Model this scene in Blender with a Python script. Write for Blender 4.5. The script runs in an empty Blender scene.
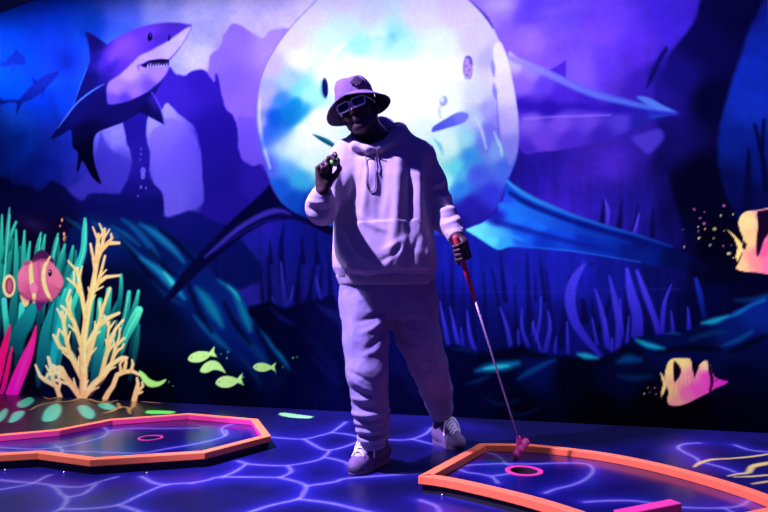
E_COEF = [[2.95, -5.473, -0.904, 5.886, 10.382, -10.025, 2.505, -9.463, 10.236, -0.466], [2.254, -2.753, -5.999, 9.366, 11.379, -12.84, 3.209, -12.175, 11.38, 1.689], [4.114, -6.998, 2.519, 1.783, 11.332, -11.761, 6.728, -2.748, 9.215, -7.346]]  # fitted lamp light on the wall, countered in the mural colours
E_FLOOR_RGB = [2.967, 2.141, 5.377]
import bpy, math, random
import numpy as np
from mathutils import Vector, Matrix

random.seed(7)
rng = np.random.RandomState(7)
SC = bpy.context.scene
COL = SC.collection

# ------------------------------------------------------------------ camera
W, H, F = 768.0, 512.0, 615.0
CAM_Z = 0.78
PITCH = math.atan((300 - 256) / F)          # camera tilts up a little, standing low
CP, SP = math.cos(PITCH), math.sin(PITCH)
cam_data = bpy.data.cameras.new('camera')
cam_data.sensor_width = 36.0
cam_data.lens = F * 36.0 / W
cam_data.clip_start = 0.05
cam = bpy.data.objects.new('camera', cam_data)
COL.objects.link(cam)
cam.location = (0, 0, CAM_Z)
cam.rotation_euler = (math.pi / 2 + PITCH, 0, 0)
SC.camera = cam
SC.view_settings.view_transform = 'Standard'
SC.view_settings.look = 'None'
SC.view_settings.gamma = 1
SC.view_settings.use_curve_mapping = False
SC.view_settings.exposure = 0.12


def ray(px, py):
    u, v = (px - W / 2) / F, (H / 2 - py) / F
    return np.array([u, CP - v * SP, SP + v * CP])


def P(px, py, Y):
    """the point seen at a photo position, at depth Y"""
    r = ray(px, py)
    return np.array([0, 0, CAM_Z]) + r * (Y / r[1])


def PZ(px, py, z=0.0):
    r = ray(px, py)
    return np.array([0, 0, CAM_Z]) + r * ((z - CAM_Z) / r[2])


def proj(p):
    p = np.asarray(p, float)
    x, y, z = p[..., 0], p[..., 1], p[..., 2] - CAM_Z
    d = y * CP + z * SP
    v = -y * SP + z * CP
    return W / 2 + F * x / d, H / 2 - F * v / d


# ------------------------------------------------------------------ naming
def tag(o, label=None, cat=None, group=None, kind=None):
    if label: o['label'] = label
    if cat: o['category'] = cat
    if group: o['group'] = group
    if kind: o['kind'] = kind
    return o


def empty(name, loc, label=None, cat=None, group=None):
    o = bpy.data.objects.new(name, None)
    o.empty_display_size = 0.1
    o.location = loc
    COL.objects.link(o)
    return tag(o, label, cat, group)


def link(name, me, mats=(), parent=None, smooth=True):
    o = bpy.data.objects.new(name, me)
    COL.objects.link(o)
    for m in (mats if isinstance(mats, (list, tuple)) else [mats]):
        me.materials.append(m)
    if parent is not None:
        o.parent = parent
        o.matrix_parent_inverse = Matrix.Translation(parent.location).inverted()
    me.polygons.foreach_set('use_smooth', [smooth] * len(me.polygons))
    me.update()
    return o


def mesh_arrays(name, v, quads, colors=None, mat_index=None):
    """fast quad mesh; colors = linear rgb per vertex (the paint)"""
    me = bpy.data.meshes.new(name)
    v = np.asarray(v, np.float32)
    quads = np.asarray(quads, np.int32)
    me.vertices.add(len(v))
    me.vertices.foreach_set('co', v.ravel())
    n = len(quads)
    me.loops.add(n * 4)
    me.loops.foreach_set('vertex_index', quads.ravel())
    me.polygons.add(n)
    me.polygons.foreach_set('loop_start', np.arange(n, dtype=np.int32) * 4)
    me.polygons.foreach_set('loop_total', np.full(n, 4, np.int32))
    me.update(calc_edges=True)
    me.validate()
    if colors is not None:
        a = me.color_attributes.new('paint', 'FLOAT_COLOR', 'POINT')
        c = np.ones((len(v), 4), np.float32)
        c[:, :3] = colors
        a.data.foreach_set('color', c.ravel())
    return me


def mesh_py(name, verts, faces):
    me = bpy.data.meshes.new(name)
    me.from_pydata([tuple(map(float, p)) for p in verts], [], faces)
    me.update()
    return me


def lin(c):
    c = np.asarray(c, float) / 255.0
    return np.where(c <= 0.04045, c / 12.92, ((c + 0.055) / 1.055) ** 2.4)


# ------------------------------------------------------------------ materials
def material(name, rgb, rough=0.6, bump=0.0, bscale=60, var=0.0, vscale=8, spec=0.4, metal=0.0, sheen=0.0, weave=0):
    m = bpy.data.materials.new(name)
    m.use_nodes = True
    nt = m.node_tree
    b = nt.nodes['Principled BSDF']
    b.inputs['Roughness'].default_value = rough
    b.inputs['Specular IOR Level'].default_value = spec
    b.inputs['Metallic'].default_value = metal
    if sheen: b.inputs['Sheen Weight'].default_value = sheen
    tc = nt.nodes.new('ShaderNodeTexCoord')
    col = nt.nodes.new('ShaderNodeMixRGB')
    col.blend_type = 'MULTIPLY'
    col.inputs['Color1'].default_value = (*rgb, 1)
    nz = nt.nodes.new('ShaderNodeTexNoise')
    nz.inputs['Scale'].default_value = vscale
    nz.inputs['Detail'].default_value = 5
    nt.links.new(tc.outputs['Object'], nz.inputs['Vector'])
    rp = nt.nodes.new('ShaderNodeValToRGB')
    rp.color_ramp.elements[0].position = 0.3
    rp.color_ramp.elements[0].color = (1 - var, 1 - var, 1 - var, 1)
    rp.color_ramp.elements[1].position = 0.7
    nt.links.new(nz.outputs['Fac'], rp.inputs['Fac'])
    nt.links.new(rp.outputs['Color'], col.inputs['Color2'])
    col.inputs['Fac'].default_value = 1
    nt.links.new(col.outputs['Color'], b.inputs['Base Color'])
    if bump:
        bn = nt.nodes.new('ShaderNodeTexNoise')
        bn.inputs['Scale'].default_value = bscale
        bn.inputs['Detail'].default_value = 4
        nt.links.new(tc.outputs['Object'], bn.inputs['Vector'])
        bp = nt.nodes.new('ShaderNodeBump')
        bp.inputs['Strength'].default_value = bump
        bp.inputs['Distance'].default_value = 0.004
        nt.links.new(bn.outputs['Fac'], bp.inputs['Height'])
        nt.links.new(bp.outputs['Normal'], b.inputs['Normal'])
    return m


def paint_material(name, rough, spec=0.3, mottled=0.12, mscale=26, bump=0.05, rough_var=0.0):
    m = bpy.data.materials.new(name)
    m.use_nodes = True
    nt = m.node_tree
    b = nt.nodes['Principled BSDF']
    b.inputs['Roughness'].default_value = rough
    b.inputs['Specular IOR Level'].default_value = spec
    at = nt.nodes.new('ShaderNodeAttribute')
    at.attribute_name = 'paint'
    tc = nt.nodes.new('ShaderNodeTexCoord')
    nz = nt.nodes.new('ShaderNodeTexNoise')
    nz.inputs['Scale'].default_value = mscale
    nz.inputs['Detail'].default_value = 8
    nz.inputs['Roughness'].default_value = 0.7
    nt.links.new(tc.outputs['Object'], nz.inputs['Vector'])
    rp = nt.nodes.new('ShaderNodeValToRGB')
    lo = 1 - mottled
    rp.color_ramp.elements[0].position = 0.3
    rp.color_ramp.elements[0].color = (lo, lo, lo, 1)
    rp.color_ramp.elements[1].position = 0.7
    rp.color_ramp.elements[1].color = (1, 1, 1, 1)
    nt.links.new(nz.outputs['Fac'], rp.inputs['Fac'])
    mx = nt.nodes.new('ShaderNodeMixRGB')
    mx.blend_type = 'MULTIPLY'
    mx.inputs['Fac'].default_value = 1
    nt.links.new(at.outputs['Color'], mx.inputs['Color1'])
    nt.links.new(rp.outputs['Color'], mx.inputs['Color2'])
    nt.links.new(mx.outputs['Color'], b.inputs['Base Color'])
    bp = nt.nodes.new('ShaderNodeBump')
    bp.inputs['Strength'].default_value = bump
    bp.inputs['Distance'].default_value = 0.003
    nt.links.new(nz.outputs['Fac'], bp.inputs['Height'])
    nt.links.new(bp.outputs['Normal'], b.inputs['Normal'])
    if rough_var:
        mr = nt.nodes.new('ShaderNodeMapRange')
        mr.inputs['To Min'].default_value = rough - rough_var
        mr.inputs['To Max'].default_value = rough + rough_var
        nt.links.new(nz.outputs['Fac'], mr.inputs['Value'])
        nt.links.new(mr.outputs['Result'], b.inputs['Roughness'])
    return m


# ------------------------------------------------------------------ painter (brushes that colour a grid of points)
def catmull(pts, n=6, closed=False):
    pts = np.asarray(pts, float)
    if len(pts) < 3: return pts
    out = []
    m = len(pts)
    rngs = m if closed else m - 1
    for i in range(rngs):
        if closed:
            p0, p1, p2, p3 = pts[i - 1], pts[i], pts[(i + 1) % m], pts[(i + 2) % m]
        else:
            p0 = pts[max(i - 1, 0)]; p1 = pts[i]; p2 = pts[i + 1]; p3 = pts[min(i + 2, m - 1)]
        for t in np.linspace(0, 1, n, endpoint=False):
            out.append(0.5 * (2 * p1 + (p2 - p0) * t + (2 * p0 - 5 * p1 + 4 * p2 - p3) * t * t + (3 * p1 - p0 - 3 * p2 + p3) * t ** 3))
    if not closed: out.append(pts[-1])
    return np.array(out)


def sstep(x):
    x = np.clip(x, 0, 1)
    return x * x * (3 - 2 * x)


def vnoise2(x, y, seed=0):
    r = np.random.RandomState(seed)
    T = r.rand(256, 256)
    xi = np.floor(x).astype(int); yi = np.floor(y).astype(int)
    fx = sstep(x - xi); fy = sstep(y - yi)
    g = lambda a, b: T[a & 255, b & 255]
    return (g(xi, yi) * (1 - fx) + g(xi + 1, yi) * fx) * (1 - fy) + (g(xi, yi + 1) * (1 - fx) + g(xi + 1, yi + 1) * fx) * fy


def fbm2(x, y, seed=0, oct=4):
    s = 0; a = 0.5
    for o in range(oct):
        s = s + a * vnoise2(x * 2 ** o + 17 * o, y * 2 ** o + 5 * o, seed + o)
        a *= 0.5
    return s / (1 - 0.5 ** oct)


class Painter:
    def __init__(s, x, y):
        s.x = x; s.y = y
        s.c = np.zeros((len(x), 3))
        s.fig = np.zeros(len(x), np.int16)
        s.cur = 0
        s.wx = (fbm2(x / 9.0, y / 9.0, 31) - 0.5)
        s.wy = (fbm2(x / 9.0, y / 9.0, 57) - 0.5)

    def box(s, x0, y0, x1, y1):
        return np.nonzero((s.x > x0) & (s.x < x1) & (s.y > y0) & (s.y < y1))[0]

    def field(s, ctrl, x, y, sig):
        num = np.zeros((len(x), 3)); den = np.full(len(x), 1e-9)
        for cx, cy, col in ctrl:
            d2 = ((x - cx) ** 2 + (y - cy) ** 2) / (sig * sig)
            w = 1.0 / (0.14 + d2) ** 2.0
            num += w[:, None] * np.asarray(col, float); den += w
        return num / den[:, None]

    def base(s, ctrl, sig=60):
        s.c[:] = s.field(ctrl, s.x, s.y, sig)

    def put(s, idx, a, col):
        col = np.asarray(col, float)
        s.c[idx] = s.c[idx] * (1 - a[:, None]) + (col if col.ndim == 2 else col[None]) * a[:, None]
        if s.cur:
            k = idx[a > 0.45]
            s.fig[k] = s.cur

    def poly(s, pts, col, soft=1.5, alpha=1.0, smooth=True, sig=20, wob=0.0, n=5):
        p = catmull(pts, n, True) if smooth else np.asarray(pts, float)
        m = soft + wob + 1
        idx = s.box(p[:, 0].min() - m, p[:, 1].min() - m, p[:, 0].max() + m, p[:, 1].max() + m)
        if not len(idx): return
        x = s.x[idx] + wob * 2 * s.wx[idx]; y = s.y[idx] + wob * 2 * s.wy[idx]
        d = np.full(len(idx), 1e9); ins = np.zeros(len(idx), bool)
        for i in range(len(p)):
            a = p[i]; b = p[(i + 1) % len(p)]
            e = b - a; L = e @ e + 1e-12
            t = np.clip(((x - a[0]) * e[0] + (y - a[1]) * e[1]) / L, 0, 1)
            d = np.minimum(d, (x - a[0] - t * e[0]) ** 2 + (y - a[1] - t * e[1]) ** 2)
            c = (a[1] > y) != (b[1] > y)
            xi = a[0] + (y - a[1]) * e[0] / (e[1] if abs(e[1]) > 1e-9 else 1e-9)
            ins ^= c & (x < xi)
        sd = np.where(ins, -np.sqrt(d), np.sqrt(d))
        al = alpha * sstep(0.5 - sd / (2 * soft))
        if isinstance(col, list):
            col = s.field(col, s.x[idx], s.y[idx], sig)
        s.put(idx, al, col)

    def stroke(s, pts, col, soft=1.0, alpha=1.0, w=None, col2=None, smooth=True, n=5):
        """pts (x, y) or (x, y, width); col2 = colour at the end of the stroke"""
        p = np.asarray([(q[0], q[1], (q[2] if len(q) > 2 else w)) for q in pts], float)
        if smooth: p = catmull(p, n)
        m = p[:, 2].max() / 2 + soft * 2 + 1
        idx = s.box(p[:, 0].min() - m, p[:, 1].min() - m, p[:, 0].max() + m, p[:, 1].max() + m)
        if not len(idx): return
        x = s.x[idx]; y = s.y[idx]
        best = np.full(len(idx), 1e9); tt = np.zeros(len(idx))
        for i in range(len(p) - 1):
            a = p[i]; b = p[i + 1]; e = b[:2] - a[:2]; L = e @ e + 1e-12
            t = np.clip(((x - a[0]) * e[0] + (y - a[1]) * e[1]) / L, 0, 1)
            d = np.hypot(x - a[0] - t * e[0], y - a[1] - t * e[1]) - (a[2] + (b[2] - a[2]) * t) / 2
            k = d < best
            best[k] = d[k]; tt[k] = (i + t[k]) / (len(p) - 1)
        al = alpha * sstep(0.5 - best / (2 * soft))
        if col2 is not None:
            col = np.asarray(col, float)[None] * (1 - tt[:, None]) + np.asarray(col2, float)[None] * tt[:, None]
        s.put(idx, al, col)

    def blob(s, cx, cy, rx, ry, col, alpha=1.0, ang=0, hard=0):
        R = 2.6 * max(rx, ry)
        idx = s.box(cx - R, cy - R, cx + R, cy + R)
        if not len(idx): return
        c, n = math.cos(math.radians(ang)), math.sin(math.radians(ang))
        dx = s.x[idx] - cx; dy = s.y[idx] - cy
        u = (dx * c + dy * n) / rx; v = (-dx * n + dy * c) / ry
        r2 = u * u + v * v
        if hard:
            al = alpha * sstep((1 - np.sqrt(r2)) * min(rx, ry) / hard + 0.5)
        else:
            al = alpha * np.exp(-r2 * 1.2)
        s.put(idx, al, col)


# ------------------------------------------------------------------ implicit surfaces for the figure and the clothes
def vnoise3(p, seed=0):
    r = np.random.RandomState(seed)
    T = r.rand(64, 64, 64)
    i = np.floor(p).astype(int); f = sstep(p - i)
    o = 0
    for a in (0, 1):
        for b in (0, 1):
            for c in (0, 1):
                w = (f[:, 0] if a else 1 - f[:, 0]) * (f[:, 1] if b else 1 - f[:, 1]) * (f[:, 2] if c else 1 - f[:, 2])
                o = o + w * T[(i[:, 0] + a) & 63, (i[:, 1] + b) & 63, (i[:, 2] + c) & 63]
    return o


class Field:
    def __init__(s, lo, hi, h):
        s.lo = np.asarray(lo, float); s.h = h
        s.n = np.ceil((np.asarray(hi) - s.lo) / h).astype(int) + 1
        s.f = np.full(s.n, 0.5, np.float32)

    def sub(s, lo, hi):
        i0 = np.clip(np.floor((np.asarray(lo) - s.lo) / s.h).astype(int), 0, s.n)
        i1 = np.clip(np.ceil((np.asarray(hi) - s.lo) / s.h).astype(int) + 1, 0, s.n)
        sl = tuple(slice(a, b) for a, b in zip(i0, i1))
        ax = [(s.lo[k] + s.h * np.arange(i0[k], i1[k])).astype(np.float32) for k in range(3)]
        return sl, ax[0][:, None, None], ax[1][None, :, None], ax[2][None, None, :]

    def mix(s, sl, d, k, cut=False):
        f = s.f[sl]
        if f.size == 0: return
        if cut:
            d = -d
            hh = np.clip(0.5 - 0.5 * (d - f) / k, 0, 1)
            s.f[sl] = f * hh + d * (1 - hh) + k * hh * (1 - hh) if False else np.maximum(f, d)
            return
        hh = np.clip(0.5 + 0.5 * (d - f) / k, 0, 1)
        s.f[sl] = d + (f - d) * hh - k * hh * (1 - hh)

    def cone(s, a, b, ra, rb, k=0.02, cut=False):
        a = np.asarray(a, float); b = np.asarray(b, float)
        m = max(ra, rb) + k + 3 * s.h
        sl, X, Y, Z = s.sub(np.minimum(a, b) - m, np.maximum(a, b) + m)
        e = b - a; L = e @ e + 1e-12
        t = np.clip(((X - a[0]) * e[0] + (Y - a[1]) * e[1] + (Z - a[2]) * e[2]) / L, 0, 1)
        d = np.sqrt((X - a[0] - t * e[0]) ** 2 + (Y - a[1] - t * e[1]) ** 2 + (Z - a[2] - t * e[2]) ** 2) - (ra + (rb - ra) * t)
        s.mix(sl, d, k, cut)

    def chain(s, pts, rad, k=0.02):
        for i in range(len(pts) - 1):
            s.cone(pts[i], pts[i + 1], rad[i], rad[i + 1], k)

    def ell(s, c, r, k=0.02, M=None, cut=False):
        c = np.asarray(c, float); r = np.asarray(r, float)
        m = r.max() + k + 3 * s.h
        sl, X, Y, Z = s.sub(c - m, c + m)
        X = X - c[0]; Y = Y - c[1]; Z = Z - c[2]
        if M is not None:
            M = np.asarray(M, float)
            X, Y, Z = (M[0, 0] * X + M[1, 0] * Y + M[2, 0] * Z, M[0, 1] * X + M[1, 1] * Y + M[2, 1] * Z, M[0, 2] * X + M[1, 2] * Y + M[2, 2] * Z)
        k0 = np.sqrt((X / r[0]) ** 2 + (Y / r[1]) ** 2 + (Z / r[2]) ** 2)
        k1 = np.sqrt((X / r[0] ** 2) ** 2 + (Y / r[1] ** 2) ** 2 + (Z / r[2] ** 2) ** 2) + 1e-9
        s.mix(sl, k0 * (k0 - 1) / k1, k, cut)

    def stack(s, rows, k=0.02, ex=2.4, cap=0.0):
        """rows of (z, cx, cy, a, b) from bottom to top"""
        R = np.array(sorted(rows), float)
        z0, z1 = R[0, 0], R[-1, 0]
        m = k + 3 * s.h
        lo = [(R[:, 1] - R[:, 3]).min() - m, (R[:, 2] - R[:, 4]).min() - m, z0 - m]
        hi = [(R[:, 1] + R[:, 3]).max() + m, (R[:, 2] + R[:, 4]).max() + m, z1 + m]
        sl, X, Y, Z = s.sub(lo, hi)
        zz = np.clip(Z.ravel(), z0, z1)
        g = lambda j: np.interp(zz, R[:, 0], R[:, j])[None, None, :].astype(np.float32)
        cx, cy, a, b = g(1), g(2), g(3), g(4)
        q = (np.abs((X - cx) / a) ** ex + np.abs((Y - cy) / b) ** ex) ** (1 / ex)
        d = (q - 1) * np.minimum(a, b)
        dz = np.maximum(z0 - Z, Z - z1)
        d = np.where(dz > -cap, np.maximum(d, dz), d) if cap else np.maximum(d, dz)
        s.mix(sl, d, k)

    def mesh(s):
        f = s.f; h = s.h
        neg = f < 0
        sh = tuple(np.array(f.shape) - 1)
        corner = {}
        cnt = np.zeros(sh, np.int8)
        for a in (0, 1):
            for b in (0, 1):
                for c in (0, 1):
                    cnt += neg[a:a + sh[0], b:b + sh[1], c:c + sh[2]]
        act = (cnt > 0) & (cnt < 8)
        ii = np.argwhere(act)
        vid = np.full(sh, -1, np.int32)
        vid[act] = np.arange(len(ii))
        acc = np.zeros((len(ii), 3)); num = np.zeros(len(ii))
        cs = [(a, b, c) for a in (0, 1) for b in (0, 1) for c in (0, 1)]
        for p in cs:
            for ax in range(3):
                if p[ax]: continue
                q = list(p); q[ax] = 1
                fa = f[ii[:, 0] + p[0], ii[:, 1] + p[1], ii[:, 2] + p[2]].astype(float)
                fb = f[ii[:, 0] + q[0], ii[:, 1] + q[1], ii[:, 2] + q[2]].astype(float)
                k = (fa < 0) != (fb < 0)
                t = np.where(k, fa / np.where(k, fa - fb, 1), 0)
                pt = np.tile(np.array(p, float), (len(ii), 1)); pt[:, ax] += t
                acc[k] += pt[k]; num[k] += 1
        v = s.lo + h * (ii + acc / num[:, None])
        quads = []
        for ax in range(3):
            b, c = (ax + 1) % 3, (ax + 2) % 3
            n0 = np.take(neg, np.arange(0, f.shape[ax] - 1), ax); n1 = np.take(neg, np.arange(1, f.shape[ax]), ax)
            e = np.argwhere(n0 != n1)
            e = e[(e[:, b] > 0) & (e[:, c] > 0) & (e[:, b] < sh[b]) & (e[:, c] < sh[c])]
            fl = n0[e[:, 0], e[:, 1], e[:, 2]]
            def cell(db, dc):
                q = e.copy(); q[:, b] += db; q[:, c] += dc
                return vid[q[:, 0], q[:, 1], q[:, 2]]
            Q = np.stack([cell(-1, -1), cell(0, -1), cell(0, 0), cell(-1, 0)], 1)
            Q[~fl] = Q[~fl][:, ::-1]
            quads.append(Q)
        return v, np.concatenate(quads)


def relax(v, q, it=2, lam=0.5):
    for _ in range(it):
        acc = np.zeros_like(v); n = np.zeros(len(v))
        for a in range(4):
            b = (a + 1) % 4
            np.add.at(acc, q[:, a], v[q[:, b]]); np.add.at(n, q[:, a], 1)
            np.add.at(acc, q[:, b], v[q[:, a]]); np.add.at(n, q[:, b], 1)
        v = v + lam * (acc / np.maximum(n, 1)[:, None] - v)
    return v


def normals(v, q):
    n = np.cross(v[q[:, 2]] - v[q[:, 0]], v[q[:, 3]] - v[q[:, 1]])
    o = np.zeros_like(v)
    for a in range(4): np.add.at(o, q[:, a], n)
    return o / (np.linalg.norm(o, axis=1)[:, None] + 1e-12)


def fold_lines(v, n, folds, front=True):
    """raises or lowers cloth along lines traced on the front of the garment: (points, half width px, depth m)"""
    px, py = proj(v)
    d = np.zeros(len(v))
    fc = np.clip(-n[:, 1] * 1.6 + 0.1, 0, 1)
    for pts, r, amp in folds:
        p = catmull(pts, 4)
        best = np.full(len(v), 1e9); tt = np.zeros(len(v))
        for i in range(len(p) - 1):
            a, b = p[i], p[i + 1]; e = b - a; L = e @ e + 1e-9
            t = np.clip(((px - a[0]) * e[0] + (py - a[1]) * e[1]) / L, 0, 1)
            dd = np.hypot(px - a[0] - t * e[0], py - a[1] - t * e[1])
            k = dd < best; best[k] = dd[k]; tt[k] = (i + t[k]) / (len(p) - 1)
        env = np.sin(np.pi * np.clip(tt, 0.04, 0.96)) ** 0.6
        d += amp * env * np.exp(-(best / r) ** 2)
    return d * fc


# ------------------------------------------------------------------ hard-surface helpers
def tube(name, pts, rad, mat, parent=None, seg=10, smooth_n=0):
    pts = np.asarray(pts, float)
    rad = np.full(len(pts), rad) if np.isscalar(rad) else np.asarray(rad, float)
    if smooth_n:
        q = catmull(np.c_[pts, rad], smooth_n); pts, rad = q[:, :3], q[:, 3]
    t = np.gradient(pts, axis=0); t /= np.linalg.norm(t, axis=1)[:, None] + 1e-12
    ref = np.array([0.31, 0.52, 0.79]); V = []
    u = np.cross(t[0], ref); u /= np.linalg.norm(u)
    for i in range(len(pts)):
        u = u - t[i] * (u @ t[i]); u /= np.linalg.norm(u)
        w = np.cross(t[i], u)
        for k in range(seg):
            a = 2 * math.pi * k / seg
            V.append(pts[i] + rad[i] * (math.cos(a) * u + math.sin(a) * w))
    Fc = []
    for i in range(len(pts) - 1):
        for k in range(seg):
            k2 = (k + 1) % seg
            Fc.append((i * seg + k, i * seg + k2, (i + 1) * seg + k2, (i + 1) * seg + k))
    Fc.append(tuple(range(seg))[::-1]); Fc.append(tuple((len(pts) - 1) * seg + k for k in range(seg)))
    return link(name, mesh_py(name, V, Fc), mat, parent)


def lathe(profile, seg=32, M=None, closed_top=False):
    V = []; Fc = []
    for r, z in profile:
        for k in range(seg):
            a = 2 * math.pi * k / seg
            V.append((r * math.cos(a), r * math.sin(a), z))
    for i in range(len(profile) - 1):
        for k in range(seg):
            k2 = (k + 1) % seg
            Fc.append((i * seg + k, i * seg + k2, (i + 1) * seg + k2, (i + 1) * seg + k))
    return np.array(V), Fc


def bevel(o, w, seg=2):
    m = o.modifiers.new('edge', 'BEVEL'); m.width = w; m.segments = seg; m.limit_method = 'ANGLE'
    return o


def prism(name, poly, z0, z1, mat, parent=None, bev=0.0):
    n = len(poly)
    V = [(p[0], p[1], z0) for p in poly] + [(p[0], p[1], z1) for p in poly]
    Fc = [tuple(range(n))[::-1], tuple(range(n, 2 * n))] + [(i, (i + 1) % n, n + (i + 1) % n, n + i) for i in range(n)]
    me = mesh_py(name, V, Fc)
    import bmesh
    bm = bmesh.new(); bm.from_mesh(me); bmesh.ops.recalc_face_normals(bm, faces=bm.faces); bm.to_mesh(me); bm.free()
    o = link(name, me, mat, parent, smooth=False)
    if bev: bevel(o, bev)
    return o
# ================================================================== the painted back wall
WL = PZ(0, 394.0); WR = PZ(787.0, 434.0)
WU = (WR - WL); WU[2] = 0; WLEN = float(np.linalg.norm(WU)); WU /= WLEN
WN = np.array([WU[1], -WU[0], 0.0])           # towards the camera
WTOP = 3.45


def wall_pt(u, z, off=0.0):
    return WL + WU * u + np.array([0, 0, 1.0]) * z + WN * off


STEP = 0.0075
us = np.concatenate([np.linspace(-1.6, -0.12, 14), np.arange(-0.1, WLEN, STEP), [WLEN]])
zs = np.concatenate([np.arange(0.0, 2.75, STEP), np.arange(2.75, WTOP, 0.012), [WTOP]])
UU, ZZ = np.meshgrid(us, zs, indexing='ij')
MV = WL[None] + WU[None] * UU.ravel()[:, None] + np.array([[0, 0, 1.0]]) * ZZ.ravel()[:, None] + WN[None] * 0.004
MX, MY = proj(MV)
MP = Painter(MX, MY)
p = MP

# ---- open water, light at the top and deep blue below
p.base([
    (10, 25, (5, 55, 185)), (50, 15, (8, 55, 195)), (90, 28, (12, 62, 185)), (60, 58, (15, 50, 175)), (122, 10, (75, 95, 232)),
    (160, 6, (140, 142, 250)), (200, 10, (165, 160, 250)), (262, 12, (182, 168, 250)), (300, 18, (188, 172, 250)), (196, 45, (165, 160, 250)),
    (120, 40, (60, 90, 230)), (20, 62, (5, 58, 200)), (40, 100, (6, 52, 190)), (10, 92, (2, 62, 210)), (12, 120, (25, 75, 220)), (60, 95, (10, 55, 195)),
    (20, 145, (12, 58, 185)), (60, 140, (25, 42, 160)), (40, 170, (15, 32, 140)), (85, 185, (40, 40, 160)), (105, 170, (62, 52, 180)), (112, 130, (118, 110, 240)),
    (155, 115, (132, 122, 245)), (170, 150, (98, 84, 218)), (180, 190, (90, 78, 212)), (172, 212, (80, 70, 200)), (150, 60, (120, 120, 245)),
    (235, 60, (125, 95, 228)), (230, 110, (118, 85, 225)), (248, 150, (95, 70, 205)),
    (215, 150, (30, 16, 135)), (225, 200, (28, 16, 130)), (200, 235, (15, 14, 100)), (240, 190, (55, 30, 165)), (255, 205, (40, 22, 150)),
    (500, 5, (140, 110, 245)), (530, 12, (85, 58, 220)), (560, 15, (98, 70, 228)), (530, 40, (130, 92, 240)), (600, 30, (100, 62, 225)), (560, 55, (108, 70, 232)),
    (580, 80, (112, 78, 238)), (640, 55, (82, 45, 208)), (670, 15, (58, 32, 180)), (640, 85, (58, 30, 175)), (660, 75, (30, 20, 125)), (610, 75, (90, 55, 220)),
    (540, 100, (95, 60, 220)), (550, 165, (42, 24, 150)), (580, 170, (60, 32, 175)), (610, 160, (70, 38, 190)), (640, 150, (52, 30, 165)), (665, 160, (18, 12, 90)),
    (560, 195, (50, 28, 160)), (600, 200, (42, 24, 150)), (640, 205, (30, 20, 125)), (672, 215, (14, 10, 80)), (530, 180, (35, 22, 140)),
    (740, 25, (8, 14, 95)), (755, 40, (15, 38, 150)), (745, 75, (16, 42, 160)), (752, 110, (18, 45, 160)), (738, 140, (12, 32, 130)), (755, 160, (10, 25, 115)), (735, 185, (8, 14, 85)),
    (755, 200, (6, 10, 70)), (720, 240, (3, 2, 25)), (760, 290, (4, 4, 40)),
    (250, 260, (28, 30, 145)), (300, 240, (22, 26, 140)), (320, 285, (28, 28, 142)), (240, 300, (40, 34, 150)), (480, 265, (20, 26, 140)), (520, 270, (24, 28, 150)),
    (560, 270, (24, 26, 150)), (620, 280, (16, 20, 120)), (660, 285, (10, 12, 85)), (700, 300, (4, 5, 50)), (470, 320, (12, 14, 100)), (560, 330, (12, 14, 100)), (640, 330, (8, 10, 75)),
    (20, 205, (8, 8, 62)), (60, 215, (16, 8, 50)), (100, 210, (8, 10, 72)), (150, 215, (8, 14, 88)), (20, 260, (10, 5, 35)), (100, 260, (6, 12, 60)), (170, 260, (6, 20, 90)),
    (200, 300, (6, 22, 95)), (160, 330, (2, 8, 45)), (60, 330, (6, 4, 26)), (130, 380, (2, 2, 20)), (240, 350, (4, 16, 80)), (300, 350, (4, 6, 55)), (200, 390, (2, 3, 30)), (30, 390, (8, 2, 22)),
    (300, 395, (3, 4, 45)), (400, 395, (4, 5, 50)), (480, 395, (2, 4, 40)), (560, 400, (1, 2, 24)), (640, 410, (1, 1, 16)), (740, 400, (1, 2, 26)), (520, 375, (3, 8, 60)), (400, 330, (8, 8, 75)), (700, 350, (2, 6, 45)),
], 26)
n1 = fbm2(p.x / 34, p.y / 34, 5)[:, None]; n2 = fbm2(p.x / 6, p.y / 6, 9)[:, None]
p.c *= 0.80 + 0.30 * n1 + 0.12 * n2

st = fbm2(p.x / 4.5, p.y / 46, 77)[:, None]
p.c *= 1 + (st - .5) * .28 * np.clip((p.y - 110) / 90, 0, 1)[:, None]

# ---- far cliffs
p.poly([(205, 82), (208, 70), (211, 55), (219, 49), (224, 36), (229, 27), (236, 24), (246, 29), (256, 35), (262, 38), (270, 31), (280, 29), (292, 31), (292, 60), (264, 90), (262, 166), (240, 165), (232, 120), (215, 100)],
       [(236, 35, (128, 98, 232)), (270, 45, (150, 122, 242)), (225, 80, (112, 84, 222)), (245, 110, (122, 90, 230)), (250, 155, (98, 72, 210)), (215, 60, (118, 92, 228))], 1.6, 0.95, sig=25, wob=1.5)
p.poly([(237, 120), (246, 118), (258, 122), (259, 150), (257, 163), (244, 166), (238, 156)], (100, 74, 214), 2, 0.8, wob=1)
p.poly([(100, 133), (106, 142), (113, 152), (121, 156), (131, 166), (131, 200), (60, 200), (80, 180), (95, 165)], (62, 52, 182), 2.5, 0.8, wob=1.5)
p.poly([(150, 140), (158, 126), (168, 118), (180, 122), (196, 138), (201, 155), (203, 178), (204, 200), (198, 207), (185, 215), (165, 216), (155, 195)],
       [(165, 130, (108, 92, 228)), (190, 150, (95, 76, 215)), (175, 200, (98, 84, 216)), (200, 200, (85, 72, 210))], 2, 0.85, sig=20, wob=1.5)
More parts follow.
